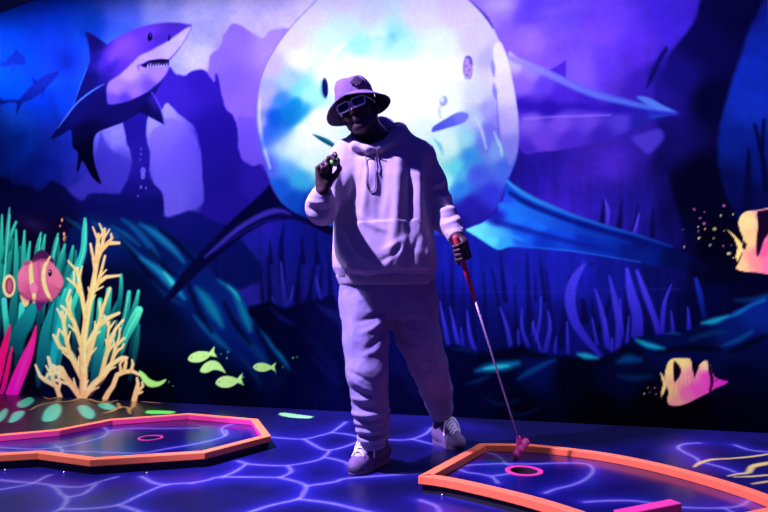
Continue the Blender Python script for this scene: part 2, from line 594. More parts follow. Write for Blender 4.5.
# dark arch
arch = [(40, 20, 145), (28, 16, 128)]
p.poly([(150, 98), (160, 80), (168, 68), (172, 69), (176, 74), (182, 76), (187, 75), (192, 71), (200, 69), (206, 72), (210, 78), (214, 82), (216, 75), (218, 74), (220, 84), (222, 98), (227, 110), (234, 117), (237, 135), (239, 150),
        (244, 160), (252, 166), (262, 166), (272, 190), (262, 205), (240, 215), (205, 228), (200, 214), (204, 200), (203, 176), (201, 148), (195, 129), (186, 120), (178, 113), (172, 106), (166, 103), (158, 112), (150, 118)],
       [(200, 85, (44, 22, 150)), (215, 130, (32, 16, 135)), (225, 180, (30, 17, 132)), (255, 185, (45, 25, 155)), (235, 205, (34, 20, 140)), (180, 95, (52, 30, 160))], 1.4, 1, sig=25, wob=1.8)
p.poly([(121, 108), (146, 106), (147, 125), (146, 135), (149, 150), (150, 172), (154, 184), (162, 192), (163, 205), (160, 218), (115, 218), (120, 195), (126, 182), (131, 168), (131, 155), (126, 138), (123, 122)],
       [(135, 120, (30, 18, 130)), (140, 160, (36, 22, 140)), (140, 200, (22, 16, 112))], 1.4, 1, sig=25, wob=1.5)
for bx, by, br in [(141, 149, .8), (141, 154, .8), (143, 171, 2.6), (143, 176, 2.2), (141, 187, 1.2), (146, 188, .9), (139, 206, 1.6), (142, 222, 1), (140, 160, .7), (138, 196, .7), (147, 201, .7), (150, 214, .7)]:
    p.blob(bx, by, br, br * 1.5, (105, 95, 225), .8, hard=1)
# near dark hills at the left
p.poly([(-60, 176), (0, 177), (8, 180), (14, 186), (19, 189), (27, 184), (35, 190), (41, 191), (48, 183), (53, 181), (62, 186), (74, 196), (84, 200), (92, 194), (118, 194), (140, 200), (158, 196), (163, 204), (164, 216), (176, 214), (186, 211), (196, 212), (215, 222), (240, 238), (240, 290), (-60, 290)],
       [(5, 200, (8, 8, 66)), (50, 195, (9, 9, 70)), (100, 205, (12, 14, 92)), (150, 215, (12, 14, 95)), (195, 225, (14, 16, 105)), (60, 240, (14, 6, 44)), (20, 240, (8, 5, 40)), (120, 245, (5, 14, 70)), (190, 260, (6, 18, 88))], 2.2, .92, sig=25, wob=2)
p.blob(33, 224, 16, 7, (50, 30, 100), .6, 20)
for bx, by, br in [(62, 220, 1.1), (65, 239, 2.0), (64, 234, 1.2), (60, 226, .7)]:
    p.blob(bx, by, br, br * 1.6, (255, 170, 120), .9, hard=.8)

# ---- dark tower at the right
p.poly([(703, -60), (700, 0), (690, 28), (671, 52), (664, 70), (655, 88), (655, 110), (662, 145), (672, 190), (684, 236), (690, 275), (740, 285), (742, 240), (734, 212), (724, 190), (718, 160), (720, 125), (729, 90), (739, 60), (749, 30), (763, 0), (785, -60)],
       [(735, 15, (6, 4, 55)), (705, 40, (10, 6, 70)), (710, 100, (5, 3, 48)), (680, 80, (22, 14, 108)), (665, 100, (34, 22, 135)), (672, 140, (22, 14, 100)), (700, 180, (3, 2, 36)), (705, 240, (2, 2, 24)), (725, 200, (3, 3, 38)), (690, 240, (6, 5, 52))], 3, .97, sig=22, wob=1)
p.blob(676, 120, 14, 26, (26, 16, 110), .55)
p.poly([(664, 48), (668, 50), (660, 64), (650, 84), (646, 88), (652, 70)], (14, 8, 80), 2, .8)
p.stroke([(755, 125, 3), (763, 160, 5), (766, 190, 6)], (4, 8, 60), 2)
p.stroke([(749, 150, 2), (748, 180, 7), (748, 215, 12)], (4, 8, 60), 2)
p.stroke([(764, 120, 3), (762, 150, 4)], (5, 10, 60), 2)
# soft light patches in the violet water
for a in [(548, 12, 24, 6, (112, 82, 232), .5, -10), (530, 42, 16, 12, (138, 102, 242), .5, 0), (575, 70, 20, 14, (125, 95, 245), .35, 10), (500, 4, 16, 10, (170, 150, 252), .8, 0), (625, 20, 26, 16, (82, 52, 210), .4, 0), (585, 50, 12, 20, (120, 88, 240), .35, 0)]:
    p.blob(*a)
p.poly([(566, 60), (563, 62), (556, 67), (549, 70), (560, 76), (566, 79)], (68, 36, 190), 1.2, .9, False)
p.poly([(632, 138), (646, 132), (660, 129), (664, 138), (656, 148), (649, 154), (642, 150)], (82, 62, 212), 3, .75)

# ---- blue weed forest behind
def weeds(lst, col, col2, soft=1.3, al=.9):
    for q in lst:
        p.stroke(q, col, soft, al, col2=col2)
dk = [[(260, 262, 1), (263, 300, 4)], [(268, 256, 1.5), (270, 300, 6)], [(282, 250, 1), (281, 282, 3)], [(300, 256, 1), (297, 300, 7)], [(316, 256, 1), (309, 300, 5)], [(322, 264, 1), (319, 300, 5)], [(284, 225, 1), (281, 252, 5), (285, 300, 4)],
      [(302, 236, 1), (303, 262, 5)], [(315, 232, 1), (318, 262, 5)], [(270, 240, 1), (271, 262, 4)], [(328, 250, 1), (331, 300, 6)],
      [(223, 262, 1), (226, 285, 2)], [(214, 250, 1), (219, 282, 2)], [(230, 268, 1), (224, 290, 2)],
      [(452, 256, 1), (452, 320, 6)], [(443, 272, 1), (444, 330, 5)], [(470, 262, 1), (474, 340, 7)], [(484, 272, 1), (486, 330, 6)], [(492, 268, 1), (502, 320, 6), (508, 345, 4)], [(500, 250, 1), (505, 300, 6)],
      [(527, 252, 1), (530, 330, 7)], [(546, 268, 1), (553, 340, 7)], [(569, 276, 1), (561, 345, 8)], [(535, 275, 1), (536, 300, 3)], [(463, 290, 1), (464, 330, 4)], [(515, 285, 1), (516, 330, 5)], [(540, 258, 1), (545, 300, 5)]]
weeds(dk, (12, 12, 95), (8, 8, 70), 1.8, .85)
dkr = [[(604, 200, 1), (602, 222, 5)], [(622, 200, 1), (619, 228, 6)], [(638, 205, 1), (633, 232, 3)], [(653, 208, 1), (652, 244, 7)], [(614, 288, 2), (600, 330, 7)], [(592, 300, 2), (596, 340, 8)], [(625, 290, 2), (628, 335, 7)], [(648, 300, 2), (649, 335, 7)], [(670, 285, 2), (666, 300, 5)], [(682, 300, 2), (680, 330, 7)], [(583, 300, 4), (585, 320, 9)]]
weeds(dkr, (10, 8, 80), (6, 6, 58), 1.8, .85)
lt = [[(281, 262, 1.5), (283, 285, 4), (286, 307, 5)], [(293, 286, 1), (291, 298, 3), (286, 308, 3)], [(316, 278, 1.5), (319, 292, 4), (322, 302, 3)], [(272, 297, 1), (276, 306, 3)],
      [(440, 302, 1), (445, 328, 4), (449, 348, 4)], [(450, 307, 1), (456, 335, 4), (459, 347, 4)], [(461, 328, 1), (463, 346, 3)], [(467, 311, 1), (470, 335, 4), (476, 353, 4)], [(500, 307, 1), (507, 328, 4), (511, 348, 5)],
      [(518, 330, 1), (519, 346, 3)], [(522, 309, 1), (522, 328, 3), (528, 346, 4)], [(541, 297, 1), (540, 318, 3), (536, 340, 4)], [(548, 311, 1), (550, 328, 4), (545, 352, 5)], [(533, 325, 1), (541, 352, 4)], [(556, 337, 1), (555, 353, 3)], [(567, 322, 1), (568, 352, 4)], [(533, 322, 2), (533, 335, 3)]]
weeds(lt, (62, 60, 215), (34, 30, 150), 1.2, .95)
lr = [[(586, 262, 2), (574, 280, 9), (570, 300, 11), (575, 322, 9), (587, 340, 7), (602, 357, 4)], [(595, 289, 1), (602, 312, 5), (607, 345, 6)], [(609, 276, 1), (614, 296, 5), (619, 325, 7), (617, 352, 6)], [(592, 318, 1), (597, 344, 4)],
      [(620, 299, 1), (622, 335, 4)], [(627, 269, 3), (631, 292, 9), (637, 315, 11), (637, 334, 12)], [(637, 271, 3), (645, 293, 6), (655, 320, 6), (658, 334, 4)], [(629, 317, 1), (627, 342, 4)], [(671, 285, 1), (664, 305, 4), (662, 332, 5)],
      [(671, 311, 1), (673, 330, 4)], [(688, 307, 1), (689, 328, 5)], [(605, 318, 1), (609, 348, 4)], [(612, 338, 1), (612, 352, 4)]]
weeds(lr, (68, 58, 222), (38, 30, 160), 1.4, .95)
weeds([[(696, 279, 3), (700, 295, 6), (704, 316, 4)], [(582, 262, 3), (592, 264, 4)]], (24, 50, 175), (10, 22, 105), 1.5, .9)
weeds([[(605, 199, 1), (608, 212, 4), (607, 226, 3)], [(639, 214, 1), (636, 226, 3), (633, 236, 3)]], (92, 70, 228), (60, 42, 190), 1, .9)
p.stroke([(330, 288, 1), (420, 291, 1), (516, 292, 1), (590, 290, 1), (680, 289, 1)], (40, 40, 170), .8, .35)

# ---- reef slopes, lit ridges as they are painted
p.poly([(85, 214), (100, 214), (120, 218), (150, 222), (180, 240), (205, 262), (217, 278), (235, 290), (252, 312), (274, 344), (292, 366), (312, 384), (335, 400), (335, 440), (60, 440), (60, 260)],
       [(110, 235, (8, 26, 95)), (150, 250, (6, 22, 90)), (190, 290, (8, 30, 110)), (230, 310, (8, 34, 120)), (255, 340, (6, 28, 110)), (290, 380, (4, 14, 72)), (160, 320, (2, 8, 48)), (200, 380, (2, 6, 40)), (150, 390, (1, 2, 20)), (130, 290, (3, 10, 50)), (90, 300, (4, 5, 30)), (300, 420, (2, 3, 34)), (230, 400, (2, 4, 34))], 2.5, .95, sig=25, wob=1.5)
def glow(lst):
    for pts, col, al in lst:
        col = (col[0], col[1] * 1.22, col[2] * .90)
        p.stroke(pts, col, max(2.0, max(q[2] for q in pts) * .45), al)
glow([([(92, 222, 2), (110, 232, 7), (130, 248, 6), (148, 262, 2)], (14, 62, 150), .8), ([(112, 226, 2), (128, 236, 5), (140, 246, 2)], (18, 80, 165), .6),
      ([(122, 219, 2), (134, 228, 6), (150, 246, 7), (160, 262, 2)], (14, 70, 160), .8), ([(140, 224, 2), (156, 234, 8), (172, 248, 7), (184, 262, 2)], (20, 92, 185), .85),
      ([(66, 218, 2), (78, 226, 4), (88, 234, 2)], (16, 60, 130), .7),
      ([(140, 258, 2), (158, 270, 8), (172, 284, 9), (184, 298, 3)], (24, 110, 205), .85), ([(164, 272, 1), (172, 282, 4), (178, 290, 1)], (70, 170, 235), .8),
      ([(152, 282, 1), (170, 298, 4), (186, 306, 1)], (10, 45, 120), .6),
      ([(196, 288, 2), (205, 298, 9), (214, 312, 10), (222, 326, 3)], (14, 100, 185), .85), ([(194, 316, 2), (206, 328, 7), (220, 342, 6), (230, 350, 2)], (14, 70, 165), .8),
      ([(218, 280, 1), (232, 290, 5), (238, 300, 6), (246, 318, 9), (250, 330, 4)], (16, 100, 190), .85), ([(228, 286, 1), (236, 294, 3), (240, 300, 1)], (60, 160, 225), .6),
      ([(262, 330, 2), (276, 348, 7), (290, 366, 6), (306, 382, 3)], (16, 92, 190), .85), ([(240, 336, 2), (256, 350, 8), (268, 366, 4)], (10, 50, 140), .7),
      ([(240, 356, 2), (252, 370, 6), (260, 384, 2)], (8, 40, 120), .6), ([(300, 378, 2), (316, 390, 5), (330, 398, 2)], (14, 40, 140), .6)])
for q in [[(150, 250, 3), (166, 268, 4), (176, 276, 2)], [(188, 284, 3), (200, 314, 5), (212, 332, 3)], [(224, 302, 3), (234, 322, 5), (250, 344, 3)], [(120, 240, 3), (136, 258, 4), (150, 276, 3)], [(255, 326, 2), (268, 350, 4), (282, 372, 3)], [(160, 230, 3), (180, 246, 4), (200, 268, 3)]]:
    p.stroke(q, (2, 5, 36), 2.5, .7)
# mound behind the man
p.poly([(248, 310), (258, 304), (270, 302), (284, 308), (300, 302), (318, 301), (338, 304), (345, 400), (400, 330), (420, 322), (440, 345), (455, 345), (470, 350), (490, 352), (512, 347), (524, 346), (536, 352), (560, 356), (590, 357), (612, 357), (624, 346), (640, 336), (660, 335), (690, 332), (702, 322), (730, 314), (764, 296), (790, 292), (790, 450), (290, 450), (290, 370), (272, 344)],
       [(265, 310, (4, 4, 44)), (290, 330, (5, 6, 60)), (320, 320, (8, 8, 70)), (310, 370, (4, 6, 60)), (340, 380, (6, 8, 70)), (400, 350, (6, 10, 80)), (400, 400, (5, 6, 55)), (450, 365, (3, 6, 52)), (500, 355, (2, 4, 36)), (540, 370, (4, 14, 80)), (480, 395, (2, 5, 48)), (570, 375, (1, 3, 28)), (520, 410, (1, 2, 26)), (620, 380, (2, 8, 52)),
        (600, 410, (1, 1, 14)), (650, 410, (1, 1, 12)), (690, 420, (1, 1, 12)), (740, 410, (1, 2, 24)), (680, 345, (3, 14, 75)), (730, 330, (6, 26, 98)), (755, 315, (8, 36, 120)), (750, 350, (3, 12, 62)), (700, 340, (2, 10, 60)), (745, 375, (2, 6, 44))], 2.5, .95, sig=22, wob=2)
glow([([(270, 308, 2), (282, 318, 6), (294, 324, 3)], (22, 22, 125), .7), ([(318, 306, 2), (332, 314, 8), (342, 322, 4)], (26, 26, 130), .7), ([(300, 330, 2), (320, 350, 8), (336, 372, 5)], (12, 14, 95), .6),
      ([(312, 356, 2), (326, 372, 6), (340, 384, 3)], (14, 16, 105), .6), ([(400, 322, 3), (420, 345, 10), (432, 370, 6)], (14, 18, 110), .6), ([(396, 360, 3), (410, 384, 8), (420, 400, 4)], (10, 14, 90), .6),
      ([(476, 371, 2), (488, 368, 8), (504, 366, 9), (518, 363, 4)], (12, 92, 190), .9), ([(484, 369, 1), (496, 367, 4), (508, 366, 2)], (50, 165, 235), .7),
      ([(452, 348, 2), (466, 350, 5), (478, 354, 2)], (10, 24, 105), .6), ([(518, 379, 2), (530, 372, 6), (545, 364, 5), (555, 360, 2)], (10, 58, 150), .7), ([(468, 384, 2), (480, 380, 5), (490, 376, 2)], (8, 40, 120), .6),
      ([(484, 398, 2), (500, 404, 5), (520, 400, 3)], (6, 26, 90), .6), ([(506, 410, 2), (520, 415, 4), (540, 408, 2)], (6, 24, 85), .6),
      ([(578, 354, 2), (586, 356, 6), (598, 358, 2)], (30, 130, 215), .85), ([(636, 340, 2), (648, 345, 6), (664, 349, 3)], (20, 120, 212), .9), ([(618, 362, 3), (628, 359, 9), (640, 360, 4)], (8, 62, 150), .75),
      ([(618, 376, 3), (634, 378, 7), (652, 376, 3)], (5, 36, 105), .7), ([(702, 323, 2), (714, 321, 6), (728, 316, 2)], (24, 130, 215), .8), ([(726, 318, 1), (738, 313, 5), (750, 306, 3), (764, 300, 4)], (18, 82, 185), .75),
      ([(690, 340, 3), (708, 334, 6), (726, 332, 3)], (6, 40, 110), .7), ([(722, 346, 2), (738, 340, 6), (752, 332, 4)], (12, 62, 150), .7), ([(666, 334, 1), (673, 333, 3), (680, 334, 1)], (18, 60, 160), .7),
      ([(735, 300, 2), (750, 300, 6), (766, 296, 5)], (10, 48, 135), .6)])
for q in [[(600, 362, 3), (622, 350, 5), (640, 352, 3)], [(660, 352, 4), (690, 348, 6), (720, 350, 3)], [(520, 350, 4), (530, 354, 6), (545, 356, 4)], [(730, 352, 3), (750, 344, 4), (766, 336, 3)]]:
    p.stroke(q, (1, 2, 22), 3, .75)

# ---- far sharks
p.cur = 1
p.stroke([(-4, 103, 2), (10, 101, 3), (20, 101, 4), (28, 96, 9), (38, 88, 12), (48, 79, 10), (56, 74, 5), (59, 72, 2)], (10, 26, 122), 1.2, .92, col2=(16, 32, 130))
p.poly([(33, 84), (32, 77), (38, 82)], (10, 26, 122), 1, .9, False); p.poly([(41, 90), (42, 99), (45, 88)], (10, 26, 122), 1, .9, False); p.poly([(17, 101), (16, 115), (23, 102)], (10, 26, 122), 1, .9, False)
p.poly([(8, 103), (-2, 97), (-4, 106)], (10, 26, 122), 1, .8, False)
p.cur = 2
p.stroke([(-4, 62, 4), (6, 64, 5), (12, 60, 9), (18, 59, 12), (23, 62, 6)], (12, 34, 135), 1.4, .9)
p.poly([(13, 55), (16, 47), (20, 55)], (12, 34, 135), 1.2, .9, False); p.poly([(12, 65), (9, 78), (16, 67)], (14, 40, 150), 1.2, .6, False); p.poly([(21, 65), (30, 78), (23, 62)], (14, 42, 155), 1.2, .5, False)
p.cur = 0
p.blob(66, 62, 13, 14, (10, 30, 128), .75); p.stroke([(50, 95, 8), (54, 110, 9), (58, 124, 6)], (10, 40, 150), 4, .5)

# ---- great white shark, upper left
p.cur = 3
navy, pur, mid = (10, 8, 68), (74, 42, 178), (104, 60, 208)
body = [(192, 26), (186, 24), (178, 22.5), (165, 22.5), (150, 24.5), (135, 29), (122, 35), (110, 42), (107, 44), (101, 40), (95, 35.5), (90, 33), (85, 32), (86, 35), (88, 42), (89.5, 52), (89.5, 62), (86, 71), (80, 86), (75.5, 98), (73, 107),
        (64, 121), (56, 130), (51, 138.5), (55, 138), (64, 133.5), (71, 130), (72.5, 146), (75.5, 150), (78, 153), (77.5, 162), (77, 172), (79, 170), (82, 161), (87, 168), (93, 178), (101, 184), (98, 174), (94.5, 163), (93, 148), (96, 134),
        (108, 128), (124, 122), (136, 115), (146, 108), (152, 99), (157, 90), (164, 80), (169, 69), (168, 66), (169, 61), (172, 57.5), (180, 48), (187, 37)]
p.poly(body, [(180, 26, pur), (150, 30, (98, 56, 205)), (125, 45, (104, 62, 212)), (112, 55, (88, 50, 195)), (105, 62, (62, 36, 165)), (160, 40, (70, 40, 172)), (96, 44, (18, 12, 92)), (94, 58, (26, 18, 118)), (90, 80, (14, 12, 90)), (80, 100, (12, 12, 92)),
              (75, 118, (16, 14, 100)), (100, 100, (14, 10, 86)), (120, 110, (14, 10, 82)), (140, 104, (16, 10, 84)), (60, 132, (12, 14, 90)), (85, 130, (8, 6, 60)), (88, 150, (4, 4, 40)), (95, 175, (3, 3, 34)), (78, 165, (5, 5, 45))], 1.1, 1, sig=14, n=3)
p.stroke([(130, 40, 10), (118, 50, 12), (112, 60, 8)], (118, 72, 222), 5, .5)
p.stroke([(116, 62, 6), (106, 74, 10), (98, 86, 6)], (32, 20, 125), 4, .5)
belly = [(191.5, 27), (185, 29), (178, 34), (168, 41), (158, 46.5), (148, 52), (138, 57), (130, 65), (120, 74), (110, 81), (106.5, 88), (107, 97), (108.5, 104), (118, 104), (128, 101), (140, 96), (150, 90), (158, 83), (165, 75), (168.5, 68), (166, 66.5), (158, 67), (150, 68.5), (144, 67), (141, 65.5), (148, 60.5), (158, 59.5), (167, 60), (171, 57), (180, 47), (187, 36)]
p.poly(belly, [(185, 34, (178, 160, 250)), (172, 50, (165, 148, 248)), (150, 56, (155, 132, 245)), (130, 72, (150, 122, 245)), (116, 88, (128, 98, 235)), (112, 100, (88, 62, 200)), (135, 92, (120, 88, 228)), (158, 76, (135, 104, 235)), (150, 86, (92, 66, 205)), (125, 100, (72, 48, 180))], 1.4, 1, sig=12, n=3, wob=.6)
p.poly([(141.5, 65.5), (146, 62.5), (152, 60), (160, 59), (168, 59.5), (169, 62), (167.5, 66.5), (160, 65), (152, 67.5), (146, 67.5)], (16, 8, 60), .8, 1)
for i in range(8):
    tx = 147 + i * 2.7
    p.poly([(tx - .3, 68.2 - .2 * i), (tx + 2.1, 68.0 - .2 * i), (tx + .9, 62.6)], (165, 145, 245), .5, .9, False)
p.stroke([(139, 70, 1), (138, 66, 1.2), (142, 64, 1)], (60, 40, 150), .8, .7)
p.blob(150, 37, 2.4, 4.2, (8, 5, 48), 1, 8, hard=1); p.blob(150.6, 35.8, .8, 1, (90, 70, 200), .8, hard=.7)
p.stroke([(169, 35, 1), (169.5, 38, 2.4), (168.5, 41, 1)], (14, 8, 70), .7)
p.poly([(134, 111), (140, 112), (148, 116), (157, 121), (164.5, 124.5), (163, 116), (160, 108), (156, 100), (152, 93), (146, 100), (140, 106)], [(148, 108, (8, 6, 62)), (160, 118, (10, 8, 72)), (156, 103, (40, 26, 140))], 1, 1, False)
p.stroke([(151.5, 92, 1.2), (157, 101, 1.6), (161, 110, 1.4), (164, 123, .8)], (88, 68, 205), .8, .8)
p.stroke([(58, 128, .8), (68, 114, 1.6), (78, 102, 1.8), (92, 91, 1.6), (104, 84, .8)], (70, 120, 225), .9, .85)
p.stroke([(74, 104, .8), (80, 86, 1.2), (87, 68, 1)], (60, 110, 215), .8, .6)
p.cur = 0

# ---- lower left fin of the big shark
p.cur = 4
p.poly([(272, 185), (262, 193), (250, 204), (232, 220), (214, 239), (196, 258), (180, 276), (168, 294), (161, 308), (172, 299), (190, 281), (206, 266), (222, 253), (238, 240), (254, 229), (268, 222), (282, 219.5), (296, 220), (312, 226), (326, 233), (345, 240), (345, 224), (320, 220), (300, 212), (284, 202)],
       [(270, 195, (8, 5, 62)), (245, 215, (7, 5, 58)), (210, 248, (7, 6, 60)), (175, 290, (6, 8, 55)), (290, 213, (14, 9, 85)), (320, 228, (8, 6, 60))], 1.8, 1, sig=14)
p.stroke([(205, 257, 1.5), (220, 244, 3.5), (238, 229, 5), (254, 219, 5.5), (270, 212, 6), (282, 211, 4), (290, 214, 1.5)], (74, 58, 205), 2.2, .8)
p.stroke([(214, 252, 1), (240, 234, 2), (262, 222, 2), (280, 218, 1)], (36, 28, 150), 1.4, .7)
p.cur = 17
# ---- tail and right fins
p.poly([(508, 53), (518, 58), (530, 63), (545, 69), (560, 76), (576, 83), (595, 91), (612, 96.5), (634, 101), (640, 95), (650, 99), (664, 106), (679, 113.5), (668, 116), (650, 120), (634, 129), (610, 138), (585, 145), (560, 150), (540, 152), (523, 153), (515, 130), (508, 90)],
       [(515, 62, (178, 158, 252)), (530, 72, (140, 112, 248)), (545, 85, (95, 62, 225)), (522, 85, (128, 92, 242)), (560, 95, (72, 40, 205)), (590, 102, (60, 32, 190)), (525, 106, (62, 34, 190)), (620, 108, (40, 24, 160)), (550, 108, (48, 22, 170)), (660, 112, (36, 60, 190)),
        (530, 122, (120, 84, 238)), (560, 124, (112, 74, 235)), (590, 122, (98, 66, 225)), (620, 120, (80, 60, 210)), (540, 140, (105, 66, 230)), (570, 140, (78, 44, 205)), (600, 134, (60, 34, 180)), (640, 122, (40, 32, 155)), (528, 150, (72, 42, 200))], 1.4, 1, sig=12)
p.stroke([(508, 57, 5), (530, 66, 7), (555, 77, 7), (576, 87, 7), (600, 96, 7), (625, 102, 6), (650, 108, 5), (676, 113, 2)], (140, 122, 248), 2.5, .85, col2=(62, 105, 225))
p.stroke([(638, 97, 2), (648, 101, 7), (660, 107, 6), (674, 112, 2)], (90, 120, 235), 1.5, .85)
p.stroke([(516, 104, 8), (545, 108, 9), (575, 106, 6), (610, 109, 5), (650, 112, 3), (680, 114, 2)], (46, 20, 168), 3.5, .75)
p.stroke([(524, 119, 1.5), (550, 117, 2), (580, 116, 2), (610, 115, 1.5)], (150, 122, 250), 1.5, .6)
p.cur = 18
p.poly([(506, 179), (512, 184), (524, 193), (540, 201), (556, 208), (576, 216), (600, 223), (624, 230), (648, 237), (672, 246), (690, 254), (708, 268), (690, 271), (664, 268), (640, 263), (610, 257), (576, 252), (550, 249), (528, 248), (510, 247), (500, 250), (492, 247), (480, 239), (466, 229), (480, 224), (494, 214), (503, 200)],
       [(507, 186, (20, 70, 200)), (500, 205, (40, 80, 225)), (495, 215, (30, 30, 155)), (515, 213, (30, 105, 232)), (540, 222, (28, 95, 228)), (560, 230, (18, 66, 200)), (480, 230, (95, 205, 245)), (492, 238, (80, 190, 242)), (505, 243, (45, 140, 228)), (520, 238, (24, 80, 205)), (545, 242, (14, 50, 170)),
        (590, 232, (10, 36, 150)), (600, 246, (10, 42, 150)), (640, 244, (7, 20, 105)), (640, 256, (8, 26, 115)), (680, 258, (5, 10, 70)), (700, 266, (4, 6, 50))], 1.4, 1, sig=11)
p.stroke([(505, 179, 2), (514, 187, 4), (530, 197, 4.5), (550, 206, 4), (576, 216.5, 3.5), (605, 226, 3), (640, 236, 2.5), (672, 247, 1.5)], (58, 150, 238), 1.5, .9, col2=(16, 50, 150))
p.stroke([(510, 193, 3), (525, 202, 6), (545, 211, 6), (575, 222, 5), (620, 236, 4), (660, 248, 3)], (8, 14, 96), 2.5, .8)
p.stroke([(496, 222, 4), (515, 227, 6), (540, 234, 5), (575, 243, 5), (620, 252, 3)], (12, 22, 120), 2.5, .65)
p.stroke([(500, 205, 6), (516, 210, 9), (536, 217, 9), (560, 226, 9), (590, 234, 6), (630, 243, 3)], (36, 118, 236), 3, .8, col2=(10, 40, 140))
p.stroke([(468, 229, 3), (480, 229, 7), (493, 233, 9), (510, 236, 6), (525, 240, 3)], (120, 225, 248), 2.2, .85, col2=(30, 100, 215))
p.stroke([(528, 247, 1), (556, 249.5, 1.8), (580, 252, 1.5), (640, 262, 1)], (40, 110, 220), 1, .6)

# ---- the big white shark, head on
p.cur = 5
face = [(330, -12), (317, 0), (309, 7), (302, 15), (294, 23), (289, 29), (280, 41), (274, 50), (267, 62), (263, 72), (259, 86), (257, 100), (256, 120), (258.5, 136), (262, 152), (266, 169), (272, 187), (277, 196), (282, 203), (292, 211), (305, 217), (330, 226), (370, 234), (420, 237), (466, 229), (481, 220), (494, 210), (501, 198), (506, 183), (511, 173), (516, 160), (518.5, 146), (519, 128), (516, 100), (511, 75), (506, 55), (497, 36), (493, 28), (484, 15), (474, 5), (466, -3), (450, -14)]
p.poly(face, [(345, 4, (205, 195, 252)), (312, 14, (210, 200, 252)), (292, 40, (205, 192, 252)), (272, 66, (178, 160, 250)), (300, 58, (218, 222, 254)), (262, 100, (162, 150, 250)), (270, 92, (150, 150, 248)), (288, 80, (150, 180, 245)), (280, 100, (60, 120, 220)), (276, 118, (16, 72, 190)), (290, 118, (14, 110, 185)), (300, 108, (20, 125, 190)), (300, 90, (110, 200, 238)), (312, 95, (150, 225, 248)), (260, 125, (140, 140, 248)),
              (330, 40, (190, 228, 252)), (345, 25, (185, 218, 252)), (360, 45, (150, 228, 248)), (380, 35, (190, 225, 252)), (392, 38, (130, 205, 240)), (400, 48, (165, 228, 248)), (370, 15, (190, 195, 252)), (420, 15, (205, 198, 254)), (455, 12, (200, 182, 252)), (440, 45, (205, 225, 254)), (475, 40, (192, 180, 252)), (490, 60, (165, 158, 250)),
              (340, 62, (225, 250, 255)), (360, 70, (255, 255, 255)), (400, 75, (255, 255, 255)), (430, 75, (252, 253, 255)), (400, 110, (255, 255, 255)), (420, 105, (255, 255, 255)), (330, 80, (240, 254, 255)), (318, 120, (250, 255, 255)), (305, 128, (225, 255, 252)), (320, 132, (225, 255, 255)), (310, 160, (205, 250, 252)), (296, 150, (160, 225, 252)), (280, 145, (90, 130, 245)), (272, 140, (80, 110, 240)), (285, 165, (80, 145, 245)), (300, 180, (60, 160, 235)), (280, 188, (30, 90, 215)), (295, 200, (18, 78, 200)), (310, 205, (14, 50, 165)), (270, 165, (80, 95, 235)),
              (455, 70, (228, 228, 255)), (452, 95, (225, 235, 255)), (475, 95, (195, 198, 254)), (487, 110, (150, 145, 250)), (475, 118, (170, 185, 252)), (450, 104, (235, 248, 255)), (440, 112, (250, 255, 255)), (425, 125, (220, 245, 255)), (437, 150, (180, 245, 252)), (450, 145, (190, 245, 255)), (465, 140, (140, 205, 250)), (470, 155, (60, 140, 240)), (455, 170, (95, 205, 245)), (447, 180, (150, 240, 250)), (460, 190, (50, 120, 225)), (478, 175, (70, 90, 225)), (485, 145, (98, 110, 242)), (495, 150, (120, 150, 250)), (500, 120, (135, 120, 248)), (490, 130, (112, 108, 240)), (512, 140, (120, 110, 245)), (505, 170, (75, 100, 235)), (490, 195, (50, 56, 200)), (470, 205, (40, 34, 160)), (480, 215, (36, 26, 140)), (460, 222, (26, 18, 120)), (440, 215, (30, 60, 190)),
              (505, 90, (190, 172, 252)), (510, 110, (190, 172, 252)), (498, 70, (205, 190, 254)), (502, 80, (212, 200, 255))], 1.3, 1, sig=11)
p.poly([(500, 42), (506, 54), (511, 75), (515.5, 100), (518, 128), (517, 150), (510, 165), (505, 150), (500, 128), (497, 100), (495, 75), (493.5, 48)], [(500, 55, (228, 218, 255)), (505, 90, (212, 198, 254)), (508, 120, (175, 160, 250)), (511, 150, (128, 122, 245))], 1.6, .8, sig=12)
p.stroke([(467, -2, 1), (478, 8, 2), (487, 18, 3), (493, 28, 1.5)], (70, 45, 160), 1, .85)
p.stroke([(317, 0, .8), (302, 15, 1), (289, 29, 1), (274, 50, 1), (263, 72, 1), (257, 100, 1), (256.5, 122, 1.2), (262, 152, 1.2), (272, 187, 1.4), (282, 203, 1.2)], (86, 66, 200), .9, .55)
p.stroke([(260, 100, 2), (259.5, 120, 2.5), (264, 146, 3), (270, 168, 2)], (205, 205, 255), 1.5, .6)
for bx, by in [(493, 68), (494.5, 91)]:
    p.stroke([(bx - .5, by - 7, 1.5), (bx, by, 4.5), (bx + 1, by + 8, 1.5)], (120, 115, 235), 1.5, .85)
p.stroke([(496, 90, 1), (498, 120, 1.6), (499, 150, 1)], (88, 82, 220), 1, .5)
p.poly([(285, 104), (296, 98), (303, 104), (304, 116), (300, 122), (293, 126), (284, 138), (272, 146), (262, 147), (262, 130), (270, 118)], [(290, 112, (14, 112, 190)), (300, 112, (20, 130, 196)), (272, 134, (18, 80, 200)), (264, 140, (40, 80, 215)), (285, 128, (16, 96, 190))], 4, .7, sig=14, wob=1.5)
p.blob(308, 143, 30, 15, (250, 255, 255), .85, -8); p.blob(288, 152, 16, 10, (205, 240, 255), .6, 20); p.blob(330, 165, 18, 22, (235, 255, 255), .6)
p.blob(446, 142, 13, 17, (225, 250, 255), .75, 10); p.blob(440, 172, 10, 20, (170, 235, 250), .5); p.blob(400, 95, 42, 36, (255, 255, 255), .7)
p.blob(295, 76, 7, 5, (140, 165, 240), .45, 30); p.blob(304, 96, 4, 14, (190, 240, 252), .4)
p.stroke([(326, 62, 2), (336, 50, 4), (346, 44, 2)], (245, 255, 255), 2, .7)
